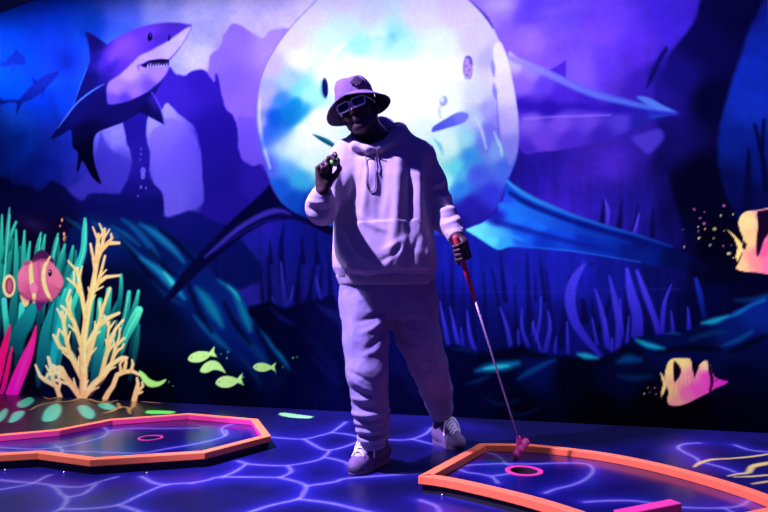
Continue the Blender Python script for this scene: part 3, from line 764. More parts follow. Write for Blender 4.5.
p.stroke([(338, 58, 2), (350, 46, 5), (370, 40, 6), (395, 38, 4), (412, 46, 2)], (150, 215, 245), 4, .6); p.blob(393, 37, 4, 4, (95, 165, 225), .55)
p.blob(325, 88, 3.2, 10, (14, 24, 95), 1, -3, hard=1.6); p.stroke([(321, 80, 1), (320.5, 90, 1.6), (323, 98, 1)], (60, 150, 210), 1.2, .6)
p.blob(468, 67.5, 4.8, 12, (150, 125, 225), 1, -5, hard=1.4); p.blob(467.5, 68, 3, 9, (168, 128, 205), .9, -5, hard=1); p.stroke([(467, 57, 2), (470, 58, 3), (472, 64, 2)], (84, 62, 178), 1, .85)
for sx, sy in [(466, 66), (469, 70), (467, 75), (470, 63)]: p.blob(sx, sy, .9, 1.2, (96, 66, 170), .7, hard=.7)
p.stroke([(464, 62, 1), (463.5, 72, 1.2), (466, 79, 1)], (112, 92, 205), .8, .7)
p.blob(443.5, 101, 4, 5.2, (124, 130, 228), .8, 10, hard=1.6); p.blob(442, 99.5, 2, 3, (215, 230, 255), .9, hard=1)
p.poly([(433, 127), (440, 122), (447, 118), (456, 113), (463, 112), (468.5, 114.5), (467.5, 119), (463, 123), (455, 126), (446, 128.5), (438, 131), (432, 132)], [(440, 126, (70, 80, 215)), (460, 117, (108, 108, 240)), (450, 123, (80, 88, 225))], 1.4, .95, sig=10)
p.stroke([(441, 118, 2), (439, 110, 2.5), (442, 104, 1)], (140, 170, 245), 1.5, .7)
p.stroke([(434, 139, 1), (440, 146, 4), (443, 155, 1)], (90, 170, 240), 1.5, .7)
p.stroke([(476, 118, 2), (482, 132, 3), (486, 148, 2)], (205, 220, 255), 1.8, .6); p.stroke([(494, 132, 1), (500, 146, 3), (502, 156, 1)], (185, 220, 255), 1.5, .7)
p.stroke([(313, 134.5, 1), (320, 138, 4), (328, 142, 5), (336, 147, 3)], (10, 105, 140), .9, 1); p.stroke([(315, 135.5, .6), (322, 140, 2), (332, 146, 2)], (4, 60, 95), .7, .9)
p.stroke([(338, 150, 4), (330, 165, 4), (318, 175, 2)], (215, 252, 255), 3, .6)
p.blob(462, 210, 26, 10, (36, 26, 145), .6, -15); p.stroke([(450, 195, 3), (458, 178, 6), (470, 160, 3)], (60, 130, 230), 3, .45)
p.cur = 0

# ---- anemone tentacles at the left
p.cur = 6
tA, tB = (62, 205, 188), (5, 62, 84)
ar = random.Random(5)
for i in range(34):
    x_ = ar.uniform(-6, 82) if i < 24 else ar.uniform(92, 134); t_ = ar.uniform(236, 285) if i < 24 else ar.uniform(296, 330); l_ = ar.uniform(60, 100) * (1 if i < 24 else .55)
    p.stroke([(x_ + ar.uniform(2, 9), t_, 2), (x_ + 2, t_ + l_ * .4, 5.5), (x_ - 4, t_ + l_, 4)], (28, 138, 142), 1, .95, col2=(3, 40, 58))
for q in [[(-6, 214, 3), (-4, 300, 6)], [(2, 215, 2), (1, 250, 5), (-3, 310, 6)], [(9.5, 208, 1.5), (7, 240, 5), (3, 310, 7)], [(16, 222, 2.5), (9, 240, 5), (4, 262, 5)], [(16, 230, 2), (16, 262, 5), (14, 330, 6)], [(24.5, 231, 2.2), (23, 262, 5), (22, 310, 5)], [(30, 242, 2), (27, 270, 5), (25, 320, 5)],
          [(41, 233, 2), (37, 252, 5), (34, 300, 6)], [(45, 235, 2), (42, 256, 5), (38, 300, 5)], [(58, 234, 2), (54, 252, 5), (48, 300, 7)], [(65, 245, 2), (60, 262, 5), (52, 310, 6)], [(73, 246, 2), (70, 262, 5), (58, 320, 7)], [(66, 290, 4), (58, 320, 8), (48, 380, 8)],
          [(48, 268, 4), (40, 320, 8)], [(4, 300, 5), (8, 345, 7)], [(22, 305, 6), (18, 350, 8)], [(80, 285, 4), (62, 340, 8), (54, 385, 5)], [(109, 290, 6), (107, 310, 7), (104, 330, 5)], [(121, 275, 3), (121, 290, 4.5), (118, 314, 5)], [(129, 292, 4), (127, 308, 6), (121, 335, 7)],
          [(138.5, 291, 3), (135, 308, 5), (128, 336, 6)], [(100, 300, 5), (98, 330, 7), (90, 370, 5)], [(113, 335, 6), (105, 355, 8), (96, 380, 5)], [(70, 300, 5), (76, 340, 7)], [(94, 285, 4), (90, 320, 6), (88, 350, 5)], [(104, 318, 7), (100, 345, 8), (92, 385, 6)]]:
    p.stroke(q, tA, .9, 1, col2=tB)
p.stroke([(85, 219, 3), (84.5, 232, 5.5), (83, 252, 6.5), (76, 272, 8), (68, 296, 8), (58, 330, 7), (50, 378, 6)], (62, 205, 188), .9, 1, col2=(20, 140, 155))
p.stroke([(139, 310, 8), (134, 320, 10), (126, 336, 8), (122, 352, 4)], (98, 232, 196), 1, 1, col2=(16, 120, 130))
p.stroke([(37, 300, 5), (28, 318, 14), (18, 336, 15), (10, 352, 5)], (22, 135, 150), 1.2, 1, col2=(4, 50, 66)); p.stroke([(58, 298, 5), (48, 330, 14), (40, 366, 9), (38, 386, 4)], (24, 142, 156), 1.2, 1, col2=(4, 46, 62))
for q in [[(10, 215), (7, 245), (4, 280)], [(58, 238), (53, 258), (48, 285)], [(86, 224), (84, 250), (76, 275)], [(41, 238), (37, 262), (35, 290)], [(128, 296), (125, 315), (121, 330)], [(138, 314), (130, 328), (125, 340)]]:
    p.stroke(q, (120, 240, 218), .8, .6, w=1.6)
for q in [[(20, 250), (19, 290), (17, 320)], [(50, 262), (44, 290), (40, 320)], [(66, 262), (56, 300), (50, 340)]]:
    p.stroke(q, (6, 60, 80), 1, .6, w=2)
# ---- magenta fronds
p.cur = 7
for q in [[(10, 326, 2), (5, 345, 7), (-2, 372, 10), (-8, 396, 10)], [(12, 347, 1.5), (9, 362, 4), (4, 385, 5), (0, 396, 5)]]:
    p.stroke(q, (235, 20, 90), 1, 1, col2=(160, 10, 110))
p.stroke([(36, 326, 1.5), (33, 340, 6), (27, 357, 11), (19, 376, 13), (12, 394, 13)], (232, 30, 120), 1, 1, col2=(205, 20, 150))
p.stroke([(33, 340, 2), (26, 358, 3), (16, 388, 3)], (255, 60, 150), 1.2, .6)
# ---- yellow coral
p.cur = 8
crnd = random.Random(21)
for q in [[(83, 397, 8), (84, 375, 7.5), (83, 345, 7), (87, 315, 6.5), (92, 290, 5.5), (97, 262, 4.5), (97, 248, 3.5), (98.5, 234, 2.5)], [(97, 262, 4), (102, 248, 4), (104.5, 230, 3.2)], [(102, 250, 4), (108, 243, 4.5), (119, 243, 3)], [(108, 243, 3.5), (112, 238, 3), (111, 234, 2)], [(95, 262, 3.5), (92, 252, 3), (90.5, 244, 2.5)],
          [(90, 296, 5), (98, 283, 5), (106, 277, 4), (119, 275.5, 2.5)], [(98, 282, 3.5), (102, 268, 3), (105, 256, 2.5)], [(86, 320, 5), (82, 296, 4.5), (80, 284, 3.5), (77, 268, 3)], [(81, 296, 3), (74, 282, 2.5), (74, 272, 2)], [(83, 350, 5), (74, 322, 4.5), (68, 312, 4), (61.5, 306, 2.5)], [(71, 316, 4), (67, 300, 3), (70, 290, 2.5)],
          [(82, 378, 6), (69, 352, 5), (60, 347, 4), (53.5, 335, 2.5)], [(69, 352, 5), (65, 332, 4), (62, 312, 3)], [(60, 347, 3), (57, 338, 2.5), (59, 330, 2)], [(86, 348, 6), (98, 326, 5), (108, 318, 4.5), (119, 313, 3)], [(98, 326, 4), (103, 308, 3.5), (107, 296, 3), (110, 288, 2.5)], [(85, 366, 6), (92, 345, 5), (95, 335, 4), (96, 326, 3)],
          [(84, 396, 7), (94, 384, 6.5), (103, 376, 6), (112, 364, 5), (122, 357.5, 4), (127, 358, 3)], [(101, 378, 5.5), (105, 360, 4.5), (110, 342, 4), (115, 330, 3.5), (123, 320, 2.5)], [(108, 348, 3.5), (108, 336, 3), (109, 322, 2.5)], [(112, 362, 4), (116, 346, 3.5), (124, 338, 2.5)], [(116, 346, 3), (119, 338, 2.5), (120, 328, 2)], [(114, 352, 3), (122, 348, 2.5), (124, 344, 2)],
          [(80, 396, 7), (68, 380, 5.5), (56, 372, 4.5), (50, 364, 3.5), (48, 357, 2.5)], [(68, 380, 4), (62, 368, 3.5), (59, 366, 2)], [(60, 397, 5), (56, 386, 4.5), (45, 380, 4.5), (40, 376, 3.5), (35.5, 365, 2)], [(54, 385, 3.5), (51, 370, 3), (49, 358, 2)], [(45, 380, 3), (48, 374, 3), (52, 374, 2)], [(76, 390, 4), (68, 384, 3), (56, 380, 3)], [(58, 392, 3), (60, 384, 3), (58, 372, 2.5)],
          [(105, 399, 6), (108, 393, 5.5), (113, 386, 5), (117, 375, 5), (124, 372, 4.5), (132, 371, 4), (140, 375, 3)], [(124, 372, 4), (126, 362, 3.5), (125, 357, 2.5)], [(121, 373, 3.5), (120, 364, 2.5), (123, 360, 2.5)], [(131, 371, 3.5), (133, 364, 3), (132, 360, 2)], [(134, 401, 6), (136, 392, 5), (138, 384, 4), (137, 378, 2.5)], [(137, 392, 3.5), (143, 386, 3), (142, 382, 2)], [(137, 394, 3), (142, 392, 2.5)]]:
    p.stroke(q, (240, 182, 124), .8, 1, col2=(255, 206, 156), smooth=False)
    for a_, b_ in zip(q[:-1], q[1:]):                     # short side twigs, all reaching up
        L_ = math.hypot(b_[0] - a_[0], b_[1] - a_[1])
        if L_ > 13 and b_[1] < a_[1] - 3:
            for t_, sd_ in ((crnd.uniform(.3, .5), 1), (crnd.uniform(.55, .8), -1)):
                if crnd.random() < .25: continue
                ang_ = math.atan2(b_[1] - a_[1], b_[0] - a_[0]) + sd_ * crnd.uniform(.35, .55)
                x_, y_ = a_[0] + (b_[0] - a_[0]) * t_, a_[1] + (b_[1] - a_[1]) * t_; l_ = crnd.uniform(9, 15)
                p.stroke([(x_, y_, 3.2), (x_ + l_ * math.cos(ang_), y_ + l_ * math.sin(ang_), 1.6)], (242, 188, 132), .8, 1, col2=(255, 210, 165), smooth=False)
for q in [[(85, 390), (85, 360), (85, 340), (89, 312), (95, 280)], [(84, 372), (72, 352)], [(88, 390), (104, 374), (112, 362)], [(86, 346), (100, 322)], [(85, 318), (81, 292)]]:
    p.stroke(q, (255, 226, 165), .9, .6, w=2)
for q in [[(80, 394), (80, 365), (79, 345)], [(80, 392), (66, 376)], [(90, 396), (104, 380)]]:
    p.stroke(q, (205, 130, 90), .9, .5, w=1.6)
# ---- clownfish
p.cur = 9
p.poly([(32, 262), (36, 253), (43, 250), (49, 254), (54, 262), (45, 266)], (72, 26, 82), 1, 1); p.poly([(24, 262), (29, 261), (29, 272), (22, 272)], (165, 85, 130), 1, 1)
p.poly([(46, 300), (42, 308), (38, 311), (36, 302)], (84, 24, 96), 1, 1); p.poly([(20, 294), (24, 306), (28, 305), (29, 298)], (225, 165, 130), 1, 1)
p.poly([(63.5, 283), (62, 276), (57, 268), (50, 261), (42, 259), (33, 262), (26, 265), (20, 269), (17.5, 277), (18, 288), (21, 294), (28, 299), (36, 301), (46, 301.5), (55, 298), (60, 291)],
       [(55, 276, (209, 109, 150)), (60, 284, (206, 105, 146)), (52, 292, (176, 75, 129)), (38, 272, (190, 94, 141)), (24, 275, (197, 100, 150)), (30, 294, (153, 63, 116)), (40, 295, (167, 71, 124)), (22, 288, (181, 84, 137))], .9, 1)
p.stroke([(50, 257, 2), (45, 266, 3.5), (43.5, 278, 4), (46, 290, 4), (51, 300, 2.5)], (245, 190, 145), .8); p.stroke([(31, 262, 2.5), (31, 272, 4), (32, 284, 4.5), (34, 294, 4), (34, 302, 2.5)], (240, 185, 135), .8)
p.blob(34, 288, 4.5, 5.5, (205, 105, 155), 1, hard=1)
p.blob(9, 286, 6.6, 11.5, (232, 172, 138), 1, hard=1); p.blob(9.4, 286, 4.2, 8.5, (122, 50, 90), 1, hard=1); p.blob(9.5, 286, 2.2, 6, (160, 80, 120), .8, hard=1)
p.blob(50, 273, 2.0, 3.4, (30, 10, 50), 1, hard=.8); p.blob(49.6, 271.8, .6, .8, (220, 180, 220), 1, hard=.5)
p.stroke([(56, 288, .8), (60, 289.5, 1), (63, 286, .7)], (140, 60, 110), .6)
p.stroke([(21, 294), (28, 299.5), (38, 301), (50, 300)], (110, 36, 96), 2.2, .7, w=3)
p.stroke([(26, 264), (36, 260.5), (46, 260)], (120, 44, 104), 2, .6, w=2.5)
p.stroke([(38, 262), (39, 275), (38, 296)], (150, 66, 125), 1.6, .5, w=2)
# ---- little yellow-green fish
gf = (196, 255, 158)
def small_fish(k, cx, cy, L, hgt, ang, tail=1.0):
    p.cur = k
    c, s_ = math.cos(math.radians(ang)), math.sin(math.radians(ang))
    T = lambda a, b: (cx + a * c - b * s_, cy + a * s_ + b * c)
    p.poly([T(-L * .5, 0), T(-L * .36, -hgt * .38), T(-L * .1, -hgt * .5), T(L * .15, -hgt * .34), T(L * .3, -hgt * .12), T(L * .3, hgt * .12), T(L * .15, hgt * .36), T(-L * .1, hgt * .5), T(-L * .36, hgt * .36)], gf, .7, 1)
    p.poly([T(L * .24, -hgt * .1), T(L * .38, -hgt * .38), T(L * .5 * tail, -hgt * .6), T(L * .44, -hgt * .05), T(L * .5 * tail, hgt * .45), T(L * .38, hgt * .3), T(L * .24, hgt * .12)], gf, .7, 1, False)
    p.stroke([T(-L * .05, hgt * .05), T(L * .1, hgt * .1)], (150, 220, 110), .6, .6, w=.8)
    p.blob(*T(-L * .36, -hgt * .05), .6, .7, (40, 90, 60), .8, hard=.5)
small_fish(10, 202, 356, 29, 11, -14); small_fish(11, 229.5, 381.5, 28, 12, -6); small_fish(12, 264.5, 367.3, 23, 9, 2)
p.cur = 13
p.poly([(200, 371), (204, 364), (211, 360.5), (218, 362), (223, 368), (225.5, 373), (221, 371), (214, 370), (206, 373)], gf, .8, 1)
p.cur = 14
p.poly([(139, 370.5), (144, 373), (150, 379), (158, 381.5), (166, 379), (164, 383), (158, 386.5), (150, 387), (144, 383), (140, 376)], (170, 240, 130), .8, 1)
p.cur = 0
for bx, by, br in [(228, 352, .9), (227, 358, 1), (243, 377, 1.2), (242, 383, 1), (221, 354, .8), (293, 358, 1.2), (297, 357, .8), (283, 367, .8), (169, 382, .8), (173, 386, .8), (276, 373, .7)]:
    p.blob(bx, by, br, br, (90, 190, 130), .7, hard=.7)
# ---- angelfish, lower right
p.cur = 15
cream = (250, 205, 135)
p.poly([(660, 372), (663, 375), (666, 383), (667, 385), (664.5, 392), (661.5, 399), (661, 392), (663, 384)], cream, .7, 1, False)
p.poly([(664.5, 380), (666, 368), (669, 361), (674, 358.3), (684, 358), (690, 359), (692.5, 366), (694, 374), (697, 369), (701, 363), (706, 360.5), (709.5, 364), (712, 371), (715, 377), (720, 379.5), (728, 381.5), (724, 385), (716, 388), (708, 393), (698, 398), (688, 403), (677, 406), (669, 404.5), (667, 398), (668.5, 392)],
       [(669, 366, cream), (682, 361, cream), (704, 364, (250, 200, 150)), (685, 378, (242, 160, 150)), (672, 392, (240, 185, 130)), (678, 402, (235, 150, 150)), (695, 388, (238, 80, 180)), (705, 378, (232, 75, 185)), (713, 384, (245, 60, 190)), (725, 382, (215, 50, 190)), (695, 376, (240, 130, 170)), (685, 394, (236, 110, 165))], .7, 1, sig=10, n=3)
for sx in range(676, 710, 4):
    p.stroke([(sx, 372 + (sx - 676) * .1, .8), (sx - 1, 384, 1.1), (sx - 3, 398 - (sx - 676) * .2, .7)], (225, 90, 150), .7, .45)
p.poly([(674, 361), (677, 363), (680.5, 368), (680.5, 374), (677, 380), (674.5, 382), (673.5, 372)], (16, 5, 30), .7, 1)
p.poly([(691, 358), (697, 364), (699, 367), (696, 374), (694.5, 378), (692.5, 370)], (14, 4, 30), .8, 1, False)
p.stroke([(708, 362, 1), (710.5, 372, 3.4), (712, 382, 3.2), (710, 391, 2)], (30, 4, 44), .8)
p.poly([(661, 398), (667, 389), (668.5, 392), (667, 400), (664, 405)], (8, 3, 22), .7, .9, False)
p.blob(716, 380.5, 1.1, 1.2, (70, 10, 90), 1, hard=.6)
# ---- angelfish at the right edge
p.cur = 16
p.poly([(727, 229.5), (733, 234), (739, 240), (743.5, 246), (742, 252), (737.5, 262), (735.5, 257), (737.5, 247), (734, 238)], cream, .7, 1, False)
p.poly([(742, 244), (743, 238), (739.5, 229), (738.5, 221), (742, 214), (748, 211), (756, 210.3), (776, 210), (786, 240), (776, 272), (757, 272.5), (744, 271.5), (736, 268.5), (739, 262), (742, 253)],
       [(748, 220, (252, 208, 150)), (752, 240, (250, 190, 140)), (742, 266, (250, 180, 140)), (755, 262, (240, 130, 140)), (763, 250, (235, 90, 150)), (762, 212, (245, 150, 170)), (770, 265, (236, 110, 160)), (775, 230, (235, 70, 170))], .7, 1, sig=12, n=4)
p.poly([(757, 213), (762, 210.5), (772, 211), (770, 230), (764, 240), (760, 252), (757, 256), (756.5, 240), (758, 226)], (26, 5, 44), 1, 1)
p.cur = 0
p.poly([(743, 240), (747, 244), (745, 250), (742, 248)], (14, 4, 30), .8, .9, False)
rb = random.Random(3)
for bx, by, br in [(724, 205.5, 1.4), (733, 214.5, 1.1), (721, 215.5, 1), (700, 218, 1), (704, 223.5, 1.4), (698, 227, .8), (698, 231, .8), (705, 229, 1.1), (714.5, 229, 1.7), (699, 238, 1.2), (714, 238, .9), (710, 245, 1.3), (723, 246, 1), (729, 253.5, 1.7), (694, 209, .8), (695, 210, .8), (683, 230, .7), (684, 247, .8), (733, 258, .8), (731, 245, .8), (724, 231, .7), (704, 212, .6), (650, 392, .8), (655, 388, .9), (644, 394, .8), (656, 394, 1), (648, 388, .6)]:
    p.blob(bx, by, br, br, rb.choice([(180, 170, 120), (190, 90, 190), (170, 80, 180), (150, 130, 170), (215, 190, 140)]), .85, hard=.8)

# ---- from seen colours to paint colours (the wall paint counters the lamps' uneven falloff)
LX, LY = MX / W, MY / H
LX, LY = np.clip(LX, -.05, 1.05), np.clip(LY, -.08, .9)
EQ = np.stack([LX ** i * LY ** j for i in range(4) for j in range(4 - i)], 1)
E_WALL = np.stack([EQ @ k for k in E_COEF], 1)  # dividing by this lamp fit puts inverse falloff into the mural colours
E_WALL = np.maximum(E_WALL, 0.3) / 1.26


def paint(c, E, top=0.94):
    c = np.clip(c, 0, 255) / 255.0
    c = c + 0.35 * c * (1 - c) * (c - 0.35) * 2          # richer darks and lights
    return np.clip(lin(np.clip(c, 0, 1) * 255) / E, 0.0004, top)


FIGS = {1: ('painted_reef_shark', 'small dark blue shark with thin tail painted in the distance'),
        2: ('painted_hammer_shark', 'faint far shark painted at the mural edge'),
        3: ('painted_shark', 'purple backed shark with pale belly and open toothed mouth painted on the mural'),
        4: ('painted_fin', 'dark blue fin of the big shark, sweeping down to the left'),
        17: ('painted_tail_fin', 'violet upper tail fin of the big shark'), 18: ('painted_fin', 'bright blue edged fin of the big shark, reaching to the right'),
        5: ('painted_shark_head', 'huge white shark head seen head on, painted on the mural'),
        6: ('painted_anemone', 'teal anemone tentacles painted on the mural'),
        7: ('painted_seaweed', 'magenta seaweed fronds painted on the mural'),
        8: ('painted_coral', 'branching yellow coral painted on the mural'),
        9: ('painted_clownfish', 'pink striped clownfish painted among teal tentacles'),
        10: ('painted_fish', 'small yellow green fish, highest of the painted school'), 11: ('painted_fish', 'small yellow green fish, lowest of the painted school'),
        12: ('painted_fish', 'small yellow green fish, smallest of the painted school'), 13: ('painted_fish', 'small yellow green fish curling under the highest one'),
        14: ('painted_fish', 'small green fish curled at the tip of the yellow coral'),
        15: ('painted_angelfish', 'cream and magenta angelfish painted low on the mural'), 16: ('painted_angelfish', 'cream and pink angelfish painted at the mural edge')}
FIGS[2] = ('painted_reef_shark', FIGS[2][1])

M_MURAL = paint_material('mural paint', 0.9, 0.0, 0.14, 30, 0.06)
M_BLACK = material('matt black', (0.006, 0.006, 0.008), 0.7, 0.1, 40, 0.3, 6)
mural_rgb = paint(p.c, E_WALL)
nu, nz_ = len(us), len(zs)
ids = np.arange(nu * nz_).reshape(nu, nz_)
mq = np.stack([ids[:-1, :-1], ids[1:, :-1], ids[1:, 1:], ids[:-1, 1:]], -1).reshape(-1, 4)
ff = MP.fig[mq]
fig_face = np.where((ff[:, 0] == ff[:, 1]) | (ff[:, 0] == ff[:, 2]), ff[:, 0], np.where(ff[:, 1] == ff[:, 2], ff[:, 1], ff[:, 3]))


def sub_mesh(name, faces, parent):
    u, inv = np.unique(faces.ravel(), return_inverse=True)
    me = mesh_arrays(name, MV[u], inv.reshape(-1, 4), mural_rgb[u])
    return link(name, me, M_MURAL, parent)


mural = sub_mesh('mural', mq[fig_face == 0], None)
tag(mural, 'underwater mural with sharks, reef and violet water covering the back wall', 'mural')
for k, (nm, lb) in FIGS.items():
    fs = mq[fig_face == k]
    if len(fs):
        o = sub_mesh(nm, fs, mural)
        o['label'] = lb

# the wall that carries it, its end post and the dark soffit above
a0, a1 = wall_pt(-1.6, 0), wall_pt(WLEN + 0.5, 0)
b1, b0 = a1 - WN * 0.12, a0 - WN * 0.12
tag(prism('wall_back', [a0, a1, b1, b0], 0, WTOP, M_BLACK), kind='structure')
c0, c1 = wall_pt(WLEN + 0.002, 0, 0.05), wall_pt(WLEN + 0.5, 0, 0.05)
M_POST = material('dark brown paint', (0.012, 0.008, 0.008), 0.6, 0.1, 30, 0.5, 5)
tag(prism('trim_1', [c0, c1, c1 - WN * 0.046, c0 - WN * 0.046], 0.001, WTOP, M_POST), kind='structure')
s0 = PZ(-150, 69.0, 2.92); s1 = PZ(60, -9.0, 2.92)
sd = s1 - s0; sn = np.array([sd[1], -sd[0], 0]); sn /= np.linalg.norm(sn)
tag(prism('trim_2', [s0, s1, s1 + sn * 0.4, s0 + sn * 0.4], 2.92, 2.99, M_BLACK), kind='structure')
# ================================================================== floor with painted light ripples
def fpx(px, py, z=0.0):
    q = PZ(px, py, z)
    return (q[0], q[1])


def fline(pts, z=0.0):
    out = []
    for q in pts:
        a = fpx(q[0], q[1], z)
        out.append(a + tuple(q[2:]))
    return out


RIPPLES = [
    [(-30, 494), (0, 489.5), (30, 484), (42, 478.5), (50, 475)], [(33, 483), (48, 484.5), (56, 488), (61, 494), (67, 498), (63, 507), (52, 513)], [(-30, 476), (0, 480), (33, 483)], [(55, 486), (80, 487), (98, 482), (117, 477)],
    [(66, 497.5), (80, 495), (88, 491), (96, 484)], [(62, 509), (90, 508.5), (118, 505), (138, 496), (165, 485), (192, 483)], [(166, 485), (154, 483), (146, 479), (141, 476.5)], [(118, 505), (132, 509), (150, 516)],
    [(192, 483), (208, 480), (222, 477), (280, 477.5)], [(222, 477), (236, 471), (246, 464)], [(238, 461), (250, 464), (272, 465.5), (292, 465), (318, 460), (326, 455), (330, 450)], [(288, 466), (291, 472), (280, 477.5)],
    [(280, 477.5), (298, 482), (306, 486), (304, 492), (298, 499), (272, 505), (244, 514)], [(298, 499), (330, 503), (356, 509), (380, 515)], [(306, 486), (334, 482), (346, 478.5), (384, 475.5), (420, 473)],
    [(324, 457), (338, 460), (348, 464), (352, 470)], [(270, 437), (288, 438.5), (304, 439), (318, 436), (331, 432.5), (338, 428), (346, 422)], [(331, 432.5), (346, 434), (360, 437)], [(304, 439), (314, 445), (322, 449), (330, 450), (344, 447), (360, 441)],
    [(384, 439.5), (402, 440), (414, 438.5), (426, 433.5), (432, 427.5)], [(412, 439), (428, 443), (444, 447)], [(700, 443), (684, 444), (678, 447.5), (684, 452), (696, 458), (700, 463)], [(706, 463), (724, 468), (735, 472)],
    [(448, 495), (470, 500), (500, 507), (530, 513)], [(420, 500), (436, 506), (440, 514)], [(735, 445), (750, 450), (770, 452)], [(188, 430), (196, 431)],
    [(-40, 520), (40, 518), (120, 530), (240, 528), (340, 540)], [(110, 560), (130, 545), (120, 530)], [(340, 540), (380, 530), (420, 522), (440, 514)], [(340, 540), (350, 570)]]
COURSE_RIPPLES = [
    [(-20, 446), (30, 449), (60, 447), (84, 442), (102, 437), (108, 432), (104, 427.5)], [(108, 431), (130, 428.5), (160, 428.5), (200, 428)], [(56, 445.5), (62, 450), (60, 454)], [(62, 451), (100, 452), (140, 453), (165, 449), (200, 443), (225, 436), (226, 430)], [(225, 436), (222, 428), (232, 424)], [(40, 450), (20, 452), (-10, 452)],
    [(484, 451.5), (496, 455), (502, 459), (506, 464), (512, 465)], [(456, 467.5), (470, 465), (490, 464), (505, 463.5), (530, 464), (560, 463), (584, 463.5), (592, 467), (592, 473), (584, 480), (572, 485), (556, 489), (545, 493)], [(456, 467.5), (466, 472), (480, 474), (492, 477), (498, 483)], [(492, 476), (504, 474.5), (512, 473)],
    [(585, 502), (600, 501), (625, 500.5), (645, 502), (680, 507), (720, 508), (742, 505), (752, 497)], [(724, 508), (735, 514), (740, 522)]]


def floor_paint(x, y, z, extra=()):
    q = Painter(x, y)
    pts = np.c_[x, y, np.full(len(x), z)]
    px, py = proj(pts)
    n = fbm2(x * 1.7, y * 1.7, 41)[:, None]
    q.c[:] = np.array([25, 20, 118])[None] * (0.5 + 1.0 * n)
    q.px, q.py = px, py
    for L, zz in extra:
        q.stroke(fline(L, zz), (40, 33, 176), .10, .55, w=.17)
        q.stroke(fline(L, zz), (56, 46, 205), .05, .5, w=.08)
        q.stroke(fline(L, zz), (80, 70, 232), .026, .75, w=.036)
    for L, zz in extra:
        q.stroke(fline(L, zz), (165, 150, 255), .010, .95, w=.013)
    return q


fx = np.concatenate([np.arange(-7.0, -3.4, 0.2), np.arange(-3.4, 2.6, 0.011), np.arange(2.6, 5.0, 0.2)])
fy = np.concatenate([np.arange(-3.2, 2.0, 0.2), np.arange(2.0, 5.2, 0.011), np.arange(5.2, 7.4, 0.2)])
FX, FY = np.meshgrid(fx, fy, indexing='ij')
FV = np.c_[FX.ravel(), FY.ravel(), np.zeros(FX.size)]
g = floor_paint(FV[:, 0], FV[:, 1], 0.0, [(L, 0.0) for L in RIPPLES])
# dark corner under the coral, with leaves and fallen branches painted on it
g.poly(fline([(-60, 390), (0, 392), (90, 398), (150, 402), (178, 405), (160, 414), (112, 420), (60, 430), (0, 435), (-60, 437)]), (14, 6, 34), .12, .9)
for a in [[(0, 412), (6, 408), (8, 412), (3, 420), (-6, 424), (-8, 418)], [(9, 420), (13, 413), (21, 410.5), (25, 412), (21, 418), (13, 422.5), (8, 422)], [(42, 418), (45, 410), (52, 404.5), (59, 404), (62, 408), (60, 415), (54, 420.5), (44, 421.5)], [(77, 407), (81, 405), (88, 406), (94, 411), (95, 416), (91, 419), (84, 417), (79, 412)],
          [(98, 404), (108, 403), (116, 407), (110, 410), (101, 408)], [(18, 402), (30, 397), (34, 401), (26, 407), (18, 407)]]:
    g.poly(fline(a), (92, 205, 205), .012, .95)
for a in [[(83, 397, .03), (70, 401, .03), (55, 402, .025), (40, 405, .02), (30, 410, .015)], [(83, 397, .03), (95, 401, .03), (106, 403, .02), (118, 400, .02)], [(104, 413, .02), (112, 411, .035), (120, 407, .03), (128, 408, .025), (130, 414, .015)], [(120, 408, .03), (118, 403, .02)], [(134, 400, .03), (133, 406, .03), (128, 411, .02)], [(134, 400, .02), (148, 402, .02), (160, 403, .012)],
          [(106, 399, .03), (102, 402, .02)], [(60, 396, .03), (50, 399, .02), (44, 397, .01)]]:
    g.stroke(fline(a), (225, 150, 110), .008, .95)
g.poly(fline([(146, 411), (152, 410.3), (172, 411), (175, 412.6), (168, 413.8), (148, 413.6)]), (120, 245, 120), .008, 1)
g.poly(fline([(279, 413.5), (284, 412.6), (302, 415), (313, 416.6), (308, 418.3), (292, 417.6), (281, 415.6)]), (170, 255, 205), .008, 1)
for a in [[(694, 467, .012), (700, 463, .022), (712, 459.5, .024), (730, 458.5, .02), (752, 456.5, .022), (775, 453, .015)], [(728, 476, .012), (738, 474, .02), (748, 472.5, .025), (752, 467, .03), (760, 464.5, .04), (780, 461, .03)], [(734, 477, .012), (750, 476.5, .022), (768, 475, .02), (780, 474.5, .02)], [(752, 484, .012), (764, 482, .022), (780, 480, .02)]]:
    g.stroke(fline(a), (250, 208, 140), .006, .95)
# the man's cast shadow, painted dark on the floor by the wall
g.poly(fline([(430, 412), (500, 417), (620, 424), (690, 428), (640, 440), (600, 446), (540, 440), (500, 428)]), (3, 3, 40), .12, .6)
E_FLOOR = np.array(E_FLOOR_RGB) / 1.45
M_FLOOR = paint_material('floor paint', 0.34, 0.38, 0.18, 9, 0.04, 0.06)
nx_, ny_ = len(fx), len(fy)
ids = np.arange(nx_ * ny_).reshape(nx_, ny_)
fq = np.stack([ids[:-1, :-1], ids[1:, :-1], ids[1:, 1:], ids[:-1, 1:]], -1).reshape(-1, 4)
cen = FV[fq].mean(1)
fq = fq[((cen - WL[None]) @ WN) > -0.02]
u_, inv = np.unique(fq.ravel(), return_inverse=True)
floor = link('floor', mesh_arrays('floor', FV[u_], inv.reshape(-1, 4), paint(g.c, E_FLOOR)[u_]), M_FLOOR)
tag(floor, kind='structure')

